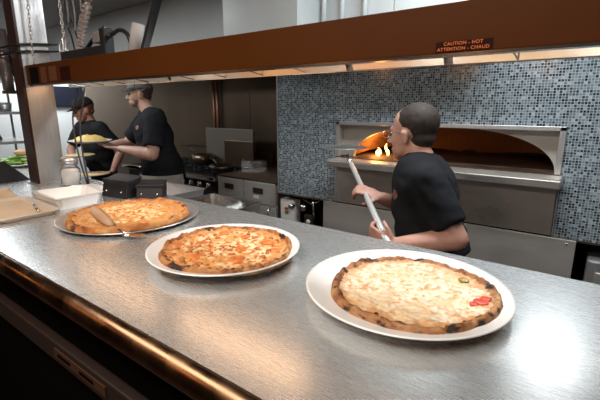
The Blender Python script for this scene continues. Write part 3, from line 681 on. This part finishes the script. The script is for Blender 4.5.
# fryer: raised back panels and baskets
f = thing('steel_backsplash', 'pair of raised steel panels behind the griddle', 'panel', (-3.2,3.05,0))
under(f, finish('tall_panel', B((-3.55,-2.83,3.02,3.05,.90,1.275)), mat('browned_steel', (.24,.21,.175), .4, .6), bevel=.003))
under(f, finish('front_panel', B((-3.13,-2.72,2.90,2.93,.90,1.165)), 'steel_dark', bevel=.003))
under(f, finish('bracket', B((-3.0,-2.9,2.93,3.02,.902,.92)), 'steel_dark'))
bk = thing('fryer_basket', 'small wire fryer basket standing on the griddle plate', 'basket', (-2.62,2.80,.902), .3)
bm = bmesh.new()
for k in range(9):
    x = -.10+.025*k; tube(bm, [(x,-.07,.09),(x,-.06,0),(x,.06,0),(x,.07,.09)], .0022, 5)
for k in range(6):
    z = .018*k; 
    tube(bm, [(-.1,-.06-.01*k/5,z),(.1,-.06-.01*k/5,z),(.1,.06+.01*k/5,z),(-.1,.06+.01*k/5,z)], .0022, 5, closed=True)
finish('wire_mesh', bm, 'chrome', bk)
bm = bmesh.new(); tube(bm, [(.0,-.07,.09),(.0,-.14,.13),(0,-.22,.135)], .007, 8); finish('handle', bm, 'chrome', bk, True)
for i, x in enumerate((-3.66,-3.60)):
    bm = bmesh.new(); tube(bm, [(x,3.26,.87),(x,3.26,1.93)], .016, 12); tag(finish('gas_pipe', bm, mat('coppery_pipe%d'%i, (.30,.14,.08), .4, .7), None, True), ['left vertical gas pipe on the dark back wall','right vertical gas pipe on the dark back wall'][i], 'pipe', 'gas pipes on the back wall')

# ------------------------------------------------------------------ prep table with steel pan behind the counter
pt = thing('prep_table', 'low steel prep table behind the pass counter', 'table', (-2.2,1.3,0))
under(pt, finish('table_top', B((-3.0,-1.35,1.14,1.58,.88,.905)), 'steel', bevel=.004))
under(pt, finish('lower_shelf', B((-2.97,-1.38,1.17,1.55,.25,.265)), 'steel'))
for x in (-2.95,-1.42):
    for y in (1.17,1.53):
        bm = bmesh.new(); tube(bm, [(x,y,0),(x,y,.88)], .018, 10); under(pt, finish('leg', bm, 'steel', smooth=True))
sp2 = open_tray('hotel_pan', [(-1.80,1.30),(-1.40,1.30),(-1.40,1.56),(-1.80,1.56)], .906, 1.0, .02, .004, 'chrome'); tag(sp2, 'empty rectangular steel pan with bright rim behind the counter', 'pan')
sp3 = open_tray('hotel_pan', [(-2.25,1.30),(-1.86,1.30),(-1.86,1.56),(-2.25,1.56)], .906, 1.02, .02, .004, 'steel'); tag(sp3, 'second rectangular steel pan, next to the bright-rimmed one behind the counter', 'pan')

# ------------------------------------------------------------------ oven
ov = thing('pizza_oven', 'built-in steel pizza oven with arched mouth and fire inside', 'oven', (-.8,2.6,0))
fr_ = B((NX0,NX1,2.385,2.41,NZ1-.022,NZ1), (NX0,NX0+.028,2.385,2.41,1.165,NZ1), (NX1-.028,NX1,2.385,2.41,1.165,NZ1))
under(ov, finish('mouth_frame', fr_, 'steel', bevel=.002))
under(ov, finish('frame_return', B((NX0+.001,NX0+.006,2.41,2.50,1.165,NZ1), (NX1-.006,NX1-.001,2.41,2.50,1.165,NZ1), (NX0,NX1,2.41,2.50,NZ1-.006,NZ1-.001)), 'oven_steel'))
AX0, AX1, AZ, AH = -1.36, -.165, 1.166, .215
def archz(x):
    u_ = (x-(AX0+AX1)/2)/((AX1-AX0)/2); return AZ+AH*max(0, 1-abs(u_)**2.6)**.5
bm = bmesh.new(); NS = 64
for y in (2.47,2.495):
    pass
xs = [(AX0+AX1)/2-(AX1-AX0)/2*cos(pi*i/NS) for i in range(NS+1)]
F0 = [bm.verts.new((x,2.47,archz(x))) for x in xs]; F1 = [bm.verts.new((x,2.47,NZ1)) for x in xs]
G0 = [bm.verts.new((x,2.495,archz(x))) for x in xs]; G1 = [bm.verts.new((x,2.495,NZ1)) for x in xs]
for i in range(NS):
    bm.faces.new((F0[i],F0[i+1],F1[i+1],F1[i])); bm.faces.new((G0[i],G1[i],G1[i+1],G0[i+1])); bm.faces.new((F0[i],G0[i],G0[i+1],F0[i+1]))
box(bm, NX0,AX0,2.47,2.495,AZ,NZ1); box(bm, AX1,NX1,2.47,2.495,AZ,NZ1)
under(ov, finish('arch_panel', bm, 'oven_steel'))
# chamber: inside of a dome
bm = bmesh.new(); cx_, cy_ = (AX0+AX1)/2, 2.495; NU, NV = 48, 16; rings = []
for jv in range(NV+1):
    v_ = jv/NV; y = cy_+.72*sin(v_*pi/2); s_ = cos(v_*pi/2)
    s2 = max(s_, .02)**.55
    rings.append([bm.verts.new((cx_+(x-cx_)*s2, y, AZ-.002+(archz(x)-AZ+.012)*(.25+.75*s2 if jv < NV else .1) + (.03*sin(v_*pi)))) for x in xs])
for A_, B_ in zip(rings, rings[1:]):
    for k in range(NS): bm.faces.new((A_[k], A_[k+1], B_[k+1], B_[k]))
dome = under(ov, finish('fire_chamber', bm, 'brick', smooth=True))
under(ov, finish('hearth', B((AX0-.05,AX1+.03,2.38,3.25,1.14,1.166)), 'oven_floor'))
under(ov, finish('front_shelf', B((-1.435,-.115,2.235,2.40,1.115,1.155)), 'steel_h', bevel=.004))
under(ov, finish('shelf_top_plate', B((-1.43,-.12,2.24,2.40,1.155,1.161)), 'oven_steel'))
# panel under the shelf, tapered sides
bm = bmesh.new()
def prism(bm, f, b_, ):
    A_ = [bm.verts.new(v) for v in f]; B_ = [bm.verts.new(v) for v in b_]; n = len(f)
    bm.faces.new(A_); bm.faces.new(B_[::-1])
    for k in range(n): bm.faces.new((A_[k], B_[k], B_[(k+1)%n], A_[(k+1)%n]))
prism(bm, [(-1.40,2.30,1.115),(-.135,2.30,1.115),(-.135,2.385,.845),(-1.40,2.385,.845)], [(-1.40,2.40,1.115),(-.135,2.40,1.115),(-.135,2.40,.845),(-1.40,2.40,.845)])
under(ov, finish('upper_panel', bm, 'oven_steel', bevel=.002))
under(ov, finish('side_trim', B((NX0,-1.402,2.385,2.41,.845,1.115)), 'steel', bevel=.002))
under(ov, finish('side_trim', B((-.133,NX1+.005,2.385,2.41,.845,1.115)), 'steel', bevel=.002))
under(ov, finish('lower_panel', B((-1.55,-.02,2.38,2.40,.30,.836)), 'oven_steel', bevel=.002))
for x in (-.06,):
    bm = bmesh.new(); ell(bm, (x,2.378,.815), (.006,.004,.006), sub=2); under(ov, finish('screw', bm, 'chrome', smooth=True))
for x in (-1.2,-.35):
    bm = bmesh.new(); cone(bm, (x+.55 if x<-1 else x,2.345,1.0), (x+.55 if x<-1 else x,2.33,1.003), .012, .012, False); under(ov, finish('round_bolt', bm, 'steel_dark'))
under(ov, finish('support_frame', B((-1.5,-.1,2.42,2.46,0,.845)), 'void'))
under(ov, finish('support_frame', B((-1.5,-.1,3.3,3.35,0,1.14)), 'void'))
# flames
for k, (x, y, hh) in enumerate([(-1.235,2.60,.06),(-1.20,2.66,.085),(-1.15,2.72,.075),(-1.215,2.56,.05),(-1.09,2.80,.06)]):
    bm = bmesh.new(); lathe(bm, [(0,0),(.008,.004),(.012,hh*.3),(.008,hh*.65),(0,hh)], 12)
    for v in bm.verts: v.co.x += .012*sin(v.co.z*60+k)
    fl = finish('flame', bm, 'flame', None, True, (x,y,1.1662))
    bpy.context.view_layer.update(); fl.parent = ov; fl.matrix_parent_inverse = ov.matrix_world.inverted()
for (x,y,z,e) in ((-1.26,2.63,1.225,1.7),):
    ld = bpy.data.lights.new('oven_fire', 'POINT'); ld.energy = e; ld.color = (1.,.36,.07); ld.shadow_soft_size = .04
    lo = bpy.data.objects.new('oven_fire', ld); COL.objects.link(lo); lo.location = (x,y,z)

# ------------------------------------------------------------------ controls under the mosaic
cb_ = thing('control_box', 'white steel control box with red and green switches under the mosaic', 'control box', (-1.91,2.44,.6))
under(cb_, finish('box', B((-1.985,-1.845,2.42,2.50,.56,.785)), 'knob_white', bevel=.003))
under(cb_, finish('plate', B((-1.965,-1.865,2.416,2.42,.60,.765)), 'white', bevel=.002))
under(cb_, finish('red_switch', B((-1.935,-1.905,2.410,2.416,.705,.725)), 'red'))
under(cb_, finish('green_switch', B((-1.935,-1.905,2.410,2.416,.675,.695)), 'green'))
bm = bmesh.new(); cone(bm, (-1.86,2.42,.745), (-1.86,2.385,.745), .022, .02, False); under(cb_, finish('dial', bm, 'chrome', smooth=True))
gp = thing('gas_valve', 'chrome gas valve with round dial and piping under the mosaic', 'valve', (-1.74,2.44,.7))
bm = bmesh.new(); cone(bm, (-1.765,2.46,.742), (-1.765,2.41,.742), .028, .026, False); under(gp, finish('dial', bm, 'chrome', smooth=True))
bm = bmesh.new(); tube(bm, [(-1.80,2.47,.80),(-1.72,2.47,.77),(-1.64,2.47,.80)], .008, 8); tube(bm, [(-1.70,2.46,.83),(-1.69,2.46,.75),(-1.685,2.46,.66)], .012, 8); under(gp, finish('pipe', bm, 'chrome', smooth=True))
under(gp, finish('valve_body', B((-1.76,-1.68,2.43,2.48,.60,.69)), 'steel_dark', bevel=.006))
bm = bmesh.new(); ell(bm, (-1.72,2.43,.635), (.02,.012,.02), sub=2); under(gp, finish('white_cap', bm, 'knob_white', smooth=True))
bm = bmesh.new(); tube(bm, [(-1.72,2.47,.60),(-1.72,2.47,.0)], .014, 10); under(gp, finish('riser', bm, 'steel_dark', smooth=True))
under(gp, finish('bracket', B((-1.76,-1.60,2.48,2.50,.60,.83)), 'void'))
ap = thing('steel_appliance', 'small steel appliance at the right edge below the mosaic', 'appliance', (.12,2.4,0))
under(ap, finish('housing', B((.035,.40,2.36,2.7,.1,.76)), 'steel', bevel=.012))
under(ap, finish('front_recess', B((.075,.36,2.352,2.36,.2,.70)), 'oven_steel', bevel=.01))
for x in (.06,.36): under(ap, finish('foot', B((x,x+.03,2.4,2.43,0,.1)), 'black'))

# ------------------------------------------------------------------ people
def head_prims(bm, c, fwd, up, k=1., beard=False):
    fwd = Vector(fwd).normalized(); up = (Vector(up)-fwd*Vector(up).dot(fwd)).normalized(); lf = up.cross(fwd)
    R_ = Matrix((fwd, lf, up)).transposed(); c = Vector(c)
    def P_(x,y,z): return c + R_ @ Vector((x,y,z))*k
    def e(p_, r_): ell(bm, P_(*p_), tuple(v*k for v in r_), R_, 3)
    e((-.018,0,.038), (.098,.077,.084)); e((.028,0,-.012), (.064,.064,.088)); e((.030,0,-.062), (.056,.056,.046)); e((.066,0,-.094), (.024,.028,.020))
    e((.074,0,.026), (.020,.050,.012)); e((.055,.036,-.028), (.026,.022,.022)); e((.055,-.036,-.028), (.026,.022,.022))
    e((.086,0,-.064), (.013,.026,.010)); e((.084,0,-.078), (.012,.020,.010))
    cone(bm, P_(.082,0,.012), P_(.112,0,-.028), .008*k, .013*k); e((.092,.012,-.034), (.011,.009,.008)); e((.092,-.012,-.034), (.011,.009,.008))
    for s_ in (1,-1):
        e((-.008,s_*.078,-.012), (.019,.009,.032)); e((-.004,s_*.082,.004), (.016,.010,.014))
    return P_, R_
def hand(bm, wrist, d, palm_n, side, curl=.8, k=1.):
    """palm, four unequal bent fingers and a thumb; side=+1 puts the thumb on the +s side"""
    d = Vector(d).normalized(); n = (Vector(palm_n)-d*Vector(palm_n).dot(d)).normalized(); s = n.cross(d)*side
    w = Vector(wrist); R_ = Matrix((d, s, n)).transposed()
    ell(bm, w+d*.045*k, (.052*k,.041*k,.017*k), R_, 2); ell(bm, w+d*.012*k, (.03*k,.03*k,.02*k), R_, 2)
    for i, (o_, L_) in enumerate(((.030,.072),(.010,.080),(-.010,.075),(-.029,.060))):
        p_ = w + d*.082*k + s*o_*k; a_ = .25*curl
        for seg_, (f_, r_) in enumerate(((.45,.0095),(.32,.0088),(.25,.0080))):
            q = p_ + (d*cos(a_)+n*sin(a_))*L_*f_*k; cone(bm, p_, q, r_*k, (r_-.0005)*k, True, 10); p_ = q; a_ += .95*curl
    p_ = w + d*.025*k + s*.030*k; q = p_ + (d*.6+s*.75+n*.25).normalized()*.038*k; cone(bm, p_, q, .013*k, .011*k, True, 10)
    q2 = q + (d*.85+s*.15+n*.6*curl).normalized()*.030*k; cone(bm, q, q2, .0105*k, .009*k, True, 10)
def person(label, J, mats, vox=.009, hair=None, cap=None, glasses=False, apron=False, beard=None, logo=None, loc=None):
    """J: joints in world space"""
    V_ = {k_: Vector(v) for k_, v in J.items() if k_ not in ('hfwd','hup','tfwd','palmL','palmR','dirL','dirR','curlL','curlR','k','g')}
    t = thing('person', label, 'person', (V_['pelvis'].x, V_['pelvis'].y, 0))
    tf = Vector(J['tfwd']).normalized(); up = (V_['neck']-V_['pelvis']).normalized(); tl = up.cross(tf).normalized()
    k = J.get('k', 1.); G_ = J.get('g', 1.)
    def rot_at(): return Matrix((tf, tl, up)).transposed()
    R_ = rot_at()
    bm = bmesh.new(); P_, HR = head_prims(bm, V_['head'], J['hfwd'], J['hup'], k)
    cone(bm, V_['neck']-up*.03, P_(-.012,0,-.05), .060, .054)
    ell(bm, V_['chest'], (.115,.165,.17), R_); ell(bm, V_['waist'], (.115,.150,.15), R_); ell(bm, V_['pelvis'], (.115,.160,.11), R_)
    for s_, S_, E_, W_ in ((1,'shL','elL','wrL'),(-1,'shR','elR','wrR')):
        cone(bm, V_['neck']-up*.045, V_[S_], .055, .058); cone(bm, V_[S_], V_[E_], .052*G_, .042*G_); cone(bm, V_[E_], V_[E_].lerp(V_[W_],.35), .042*G_, .043*G_); cone(bm, V_[E_].lerp(V_[W_],.35), V_[W_], .043*G_, .028)
        x = 'L' if s_ > 0 else 'R'
        hand(bm, V_[W_], J['dir'+x], J['palm'+x], s_, J.get('curl'+x,.8), k)
    for s_, H_, K_, F_ in ((1,'hipL','knL','ftL'),(-1,'hipR','knR','ftR')):
        cone(bm, V_[H_], V_[K_], .085, .055); cone(bm, V_[K_], V_[F_]+Vector((0,0,.09)), .054, .038)
        cone(bm, V_[F_]+Vector((0,0,.05)), V_[F_]+tf*.13+Vector((0,0,.035)), .038, .028)
    bm2 = fuse(bm, vox, 3)
    under(t, finish('body', bm2, mats['skin'], smooth=True))
    # t-shirt
    bm = bmesh.new(); ell(bm, V_['chest'], (.136*G_,.182*G_,.185), R_); ell(bm, V_['waist']+up*.02, (.142*G_,.168*G_,.165), R_)
    ell(bm, V_['chest'].lerp(V_['waist'],.5)+tf*.012, (.136*G_,.172*G_,.16), R_)
    cone(bm, V_['pelvis']+up*.02, V_['waist'], .150*G_, .150*G_, False, 32)
    cone(bm, V_['neck']-up*.10, V_['neck']-up*.012, .11, .072, False, 28)
    for S_, E_ in (('shL','elL'),('shR','elR')):
        cone(bm, V_['neck']-up*.055, V_[S_], .068*G_, .074*G_); d = V_[E_]-V_[S_]
        cone(bm, V_[S_], V_[S_]+d*.78, .073*G_, .068*G_, False, 24); ell(bm, V_[S_], (.073*G_,)*3, sub=2)
    bm = fuse(bm, vox*1.05, 4)
    # cloth folds
    for v in bm.verts:
        v.co += v.normal*(.006*noise.noise(Vector((v.co.x*9, v.co.y*9, v.co.z*16))) + .003*noise.noise(v.co*30))
    from mathutils.bvhtree import BVHTree
    bvh = BVHTree.FromBMesh(bm)
    under(t, finish('t_shirt', bm, 'shirt', smooth=True))
    bm = bmesh.new(); ell(bm, V_['pelvis'], (.135,.178,.12), R_)
    for H_, K_, F_ in (('hipL','knL','ftL'),('hipR','knR','ftR')):
        cone(bm, V_[H_], V_[K_], .10, .075); cone(bm, V_[K_], V_[F_]+Vector((0,0,.10)), .074, .062, True)
    under(t, finish('trousers', fuse(bm, .014, 3), 'trouser', smooth=True))
    for F_ in ('ftL','ftR'):
        bm = bmesh.new(); f_ = V_[F_]; RR = Matrix((tf.to_2d().to_3d().normalized(), Vector((-tf.y,tf.x,0)).normalized(), Vector((0,0,1)))).transposed()
        ell(bm, f_+tf.to_2d().to_3d()*.06+Vector((0,0,.045)), (.15,.052,.045), RR); cone(bm, f_+Vector((0,0,.05)), f_+Vector((0,0,.12)), .05, .05, False)
        bm = fuse(bm, .01, 2)
        for v in bm.verts: v.co.z = max(v.co.z, .001)
        under(t, finish('shoe', bm, 'shoe', smooth=True))
    # eyes
    for s_ in (1,-1):
        bm = bmesh.new(); ell(bm, P_(.083,s_*.031,.004), (.010*k,)*3, sub=2); under(t, finish('eye', bm, 'eye', smooth=True))
    if hair:
        bm = bmesh.new(); ell(bm, P_(-.029,0,.045), (.094*k,.0805*k,.083*k), HR, 4); ell(bm, P_(-.050,0,-.022), (.052*k,.060*k,.048*k), HR, 4)
        for v in bm.verts: v.co += (v.co-P_(-.03,0,.03)).normalized()*.002*noise.noise(v.co*60)
        under(t, finish('hair', fuse(bm, .006, 1), hair, smooth=True))
    if beard:
        bm = bmesh.new(); ell(bm, P_(.048,0,-.086), (.042*k,.047*k,.027*k), HR, 3); ell(bm, P_(.028,.043,-.058), (.03*k,.016*k,.034*k), HR, 3); ell(bm, P_(.028,-.043,-.058), (.03*k,.016*k,.034*k), HR, 3)
        under(t, finish('beard', fuse(bm, .006, 2), beard, smooth=True))
    if cap:
        bm = bmesh.new(); q = bmesh.ops.create_uvsphere(bm, u_segments=32, v_segments=16, radius=1)
        bmesh.ops.delete(bm, geom=[v for v in bm.verts if v.co.z < -.02], context='VERTS')
        bmesh.ops.transform(bm, matrix=Matrix.Translation(P_(-.012,0,.046)) @ HR.to_4x4() @ Matrix.Diagonal((.110*k,.090*k,.092*k,1)), verts=bm.verts)
        bmesh.ops.solidify(bm, geom=bm.faces, thickness=.003)
        cp = under(t, finish('cap', bm, cap, smooth=True))
        bm = bmesh.new(); top = []; n_ = 14
        rows = []
        for i in range(6):
            f_ = i/5; rows.append([])
            for j2 in range(n_+1):
                a_ = (j2/n_-.5)*pi*.86; r0 = Vector((.100*cos(a_), .086*sin(a_), 0)); ext = .075*f_*cos(a_*.95)
                rows[-1].append(bm.verts.new(P_(-.012+r0.x+ext, r0.y*(1-.10*f_), .046-.012*f_*cos(a_)-.012*(sin(a_)**2)*f_)))
        for A_, B_ in zip(rows, rows[1:]):
            for j2 in range(n_): bm.faces.new((A_[j2],A_[j2+1],B_[j2+1],B_[j2]))
        bmesh.ops.solidify(bm, geom=bm.faces, thickness=.004)
        b_o = finish('brim', bm, cap, smooth=True); bpy.context.view_layer.update(); b_o.parent = cp; b_o.matrix_parent_inverse = cp.matrix_world.inverted()
    if glasses:
        bm = bmesh.new()
        for s_ in (1,-1):
            tube(bm, [P_(.108, s_*.033+.024*cos(q), .004+.017*sin(q)) for q in [2*pi*i/20 for i in range(20)]], .0014, 6, closed=True)
            tube(bm, [P_(.106,s_*.057,.008), P_(.05,s_*.076,.010), P_(-.012,s_*.084,.008), P_(-.025,s_*.082,-.01)], .0015, 6)
        tube(bm, [P_(.108,.009,.008), P_(.112,0,.011), P_(.108,-.009,.008)], .0014, 6)
        under(t, finish('glasses', bm, 'chrome', smooth=True))
    if apron:
        bm = bmesh.new(); n_ = 28; rows = []
        base_ = V_['pelvis']+up*.10
        for i in range(14):
            z_ = i/13; rows.append([])
            for j2 in range(n_+1):
                a_ = (j2/n_-.5)*pi*1.45; rr = 1+.10*z_+.03*z_*sin(j2*2.1)
                p_ = base_ + (tf*cos(a_)*.168 + tl*sin(a_)*.190)*rr*G_; p_ = Vector((p_.x, p_.y, base_.z-.52*z_)); rows[-1].append(bm.verts.new(p_))
        for A_, B_ in zip(rows, rows[1:]):
            for j2 in range(n_): bm.faces.new((A_[j2],A_[j2+1],B_[j2+1],B_[j2]))
        bmesh.ops.solidify(bm, geom=bm.faces, thickness=.004)
        under(t, finish('apron', bm, 'apron', smooth=True))
    if logo:
        dr = (tf*logo[0]+tl*logo[1]).normalized(); far = V_['chest'] + up*logo[2] + tl*.03 + dr*.6
        hit, nrm, _, _ = bvh.ray_cast(far, -dr)
        bm = bmesh.new(); G2 = 10
        nrm = nrm.normalized(); sx_ = up.cross(nrm).normalized(); grid2 = []
        for i in range(G2+1):
            grid2.append([])
            for j2 in range(G2+1):
                u2, v2 = (i/G2-.5)*2, (j2/G2-.5)*2; k2 = 1/max(1, math.hypot(u2, v2))
                q = hit + sx_*u2*k2*.026 + up*v2*k2*.020 + nrm*.05; h_, n2, _, _ = bvh.ray_cast(q, -nrm)
                grid2[-1].append(bm.verts.new((h_ or hit) + nrm*.0012))
        for i in range(G2):
            for j2 in range(G2): bm.faces.new((grid2[i][j2],grid2[i+1][j2],grid2[i+1][j2+1],grid2[i][j2+1]))
        lg_ = finish('shirt_logo', bm, 'logo'); under(t, lg_)
    return t, P_

person('man with short greying hair and glasses working a peel at the oven',
  dict(pelvis=(-.50,1.64,.86), waist=(-.53,1.645,.98), chest=(-.565,1.665,1.145), neck=(-.585,1.68,1.275), head=(-.650,1.69,1.390),
   hfwd=(-.985,.12,-.10), hup=(-.10,0,1), tfwd=(-.96,-.05,.0), shL=(-.520,1.535,1.215), elL=(-.375,1.50,1.015), wrL=(-.585,1.42,.975),
   shR=(-.60,1.83,1.22), elR=(-.625,1.76,1.03), wrR=(-.745,1.615,1.105), hipL=(-.49,1.55,.84), hipR=(-.49,1.73,.84), knL=(-.53,1.53,.45), knR=(-.55,1.75,.45),
   ftL=(-.48,1.53,0), ftR=(-.50,1.76,0), dirL=(-.80,-.05,.20), palmL=(.1,.75,.3), dirR=(-.65,-.45,.35), palmR=(-.35,.3,-.9), curlL=1.1, curlR=1.1),
  dict(skin='skin1'), vox=.008, hair='hair_grey', glasses=True, logo=(.62,.78,-.01))
pl = thing('pizza_peel', 'long metal pizza peel held by the man at the oven', 'peel', (-.62,1.40,1.00))
d = Vector((-.425,.385,.300)); 
bm = bmesh.new(); tube(bm, [Vector((.05,-.04,-.03)), Vector((0,0,0)), d*.82], [.014,.014,.011], 12); finish('handle', bm, mat('pale_handle', (.62,.62,.60), .35, .3), pl, True)
bm = bmesh.new(); T = Matrix.Translation(d*1.0+Vector((0,0,.0))) @ Matrix.Rotation(.0,4,'Z'); lathe(bm, [(0,-.0015),(.118,-.0015),(.12,0),(.118,.0015),(0,.0015)], 48, mtx=T)
for v in bm.verts: pass
finish('blade', bm, 'steel_h', pl, True)
bm = bmesh.new(); tube(bm, [d*.78, d*.88+Vector((0,0,.0))], [.012,.009], 10); finish('ferrule', bm, 'chrome', pl, True)

person('man in grey cap and cream apron carrying a pizza plate',
  dict(g=1.18, k=.93, pelvis=(-2.99,2.07,.85), waist=(-3.01,2.06,1.02), chest=(-3.05,2.03,1.27), neck=(-3.07,2.02,1.475), head=(-3.150,1.99,1.605),
   hfwd=(-.55,-.83,-.05), hup=(0,0,1), tfwd=(-.42,-.90,0), shL=(-2.875,1.94,1.41), elL=(-2.84,1.86,1.13), wrL=(-3.11,1.75,1.17),
   shR=(-3.235,2.10,1.41), elR=(-3.42,2.00,1.17), wrR=(-3.40,1.82,1.18), hipL=(-2.94,2.02,.88), hipR=(-3.11,2.09,.88), knL=(-2.95,2.0,.48), knR=(-3.13,2.07,.48),
   ftL=(-2.93,2.02,0), ftR=(-3.12,2.11,0), dirL=(-.75,-.50,.10), palmL=(0,0,1), dirR=(.45,-.8,.05), palmR=(0,0,1), curlL=.35, curlR=.35),
  dict(skin='skin2'), vox=.009, hair='hair_brown', cap='cap_grey', beard='stubble', apron=True, logo=(.9,.43,.06))
tp = thing('carried_plate', 'white plate of yellow-topped food held by the man in grey cap', 'plate', (-3.36,1.64,1.215))
bm = bmesh.new(); lathe(bm, plate_prof(.165,.020), 64); finish('plate', bm, 'white', tp, True)
bm = bmesh.new(); lathe(bm, [(0,.060),(.05,.058),(.09,.040),(.12,.022),(.125,.010),(0,.008)], 40)
for v in bm.verts: v.co.z += .022*noise.noise(v.co*26)+.008*noise.noise(v.co*60); v.co.x *= 1+.25*noise.noise(v.co*9)
finish('food', bm, 'yellow_food', tp, True)

person('man in black cap with reddish beard leaning over, beside the steel post',
  dict(pelvis=(-4.31,2.20,.86), waist=(-4.30,2.18,1.0), chest=(-4.30,2.15,1.19), neck=(-4.31,2.13,1.345), head=(-4.325,2.075,1.468),
   hfwd=(-.10,-.93,-.30), hup=(0,-.15,1), tfwd=(-.1,-.97,0), shL=(-4.11,2.12,1.285), elL=(-3.97,2.24,1.05), wrL=(-3.955,2.12,.855),
   shR=(-4.50,2.12,1.285), elR=(-4.55,2.00,1.05), wrR=(-4.33,1.92,1.005), hipL=(-4.24,2.22,.85), hipR=(-4.41,2.22,.85), knL=(-4.24,2.20,.46), knR=(-4.42,2.20,.46),
   ftL=(-4.23,2.23,0), ftR=(-4.42,2.23,0), dirL=(.1,-.95,-.05), palmL=(0,0,1), dirR=(.85,-.15,.0), palmR=(0,0,1), curlL=.4, curlR=.4),
  dict(skin='skin3'), vox=.010, hair='hair_red', cap='cap_black', beard='hair_red')
for i, (x,y,z) in enumerate(((-4.128,1.90,1.028),(-3.932,1.93,.855))):
    bm = bmesh.new(); lathe(bm, [(0,0),(.12,0),(.135,.006),(.13,.012),(0,.012)], 40)
    tag(finish('round_board', bm, 'tan', None, True, (x,y,z)), ['round tan board in the upper hand of the black-capped man','round tan board in the lower hand of the black-capped man'][i], 'board', 'round tan boards in the hands of the black-capped man')

# ------------------------------------------------------------------ world and view
wd = bpy.data.worlds.new('world'); sc.world = wd; wd.use_nodes = True
wd.node_tree.nodes['Background'].inputs[0].default_value = (.5,.5,.5,1); wd.node_tree.nodes['Background'].inputs[1].default_value = .02
vs_ = sc.view_settings; vs_.view_transform = 'Standard'; vs_.look = 'None'; vs_.gamma = 1; vs_.use_curve_mapping = False; vs_.exposure = .22
sc.cycles.use_denoising = True; sc.cycles.max_bounces = 8; sc.cycles.sample_clamp_indirect = 6
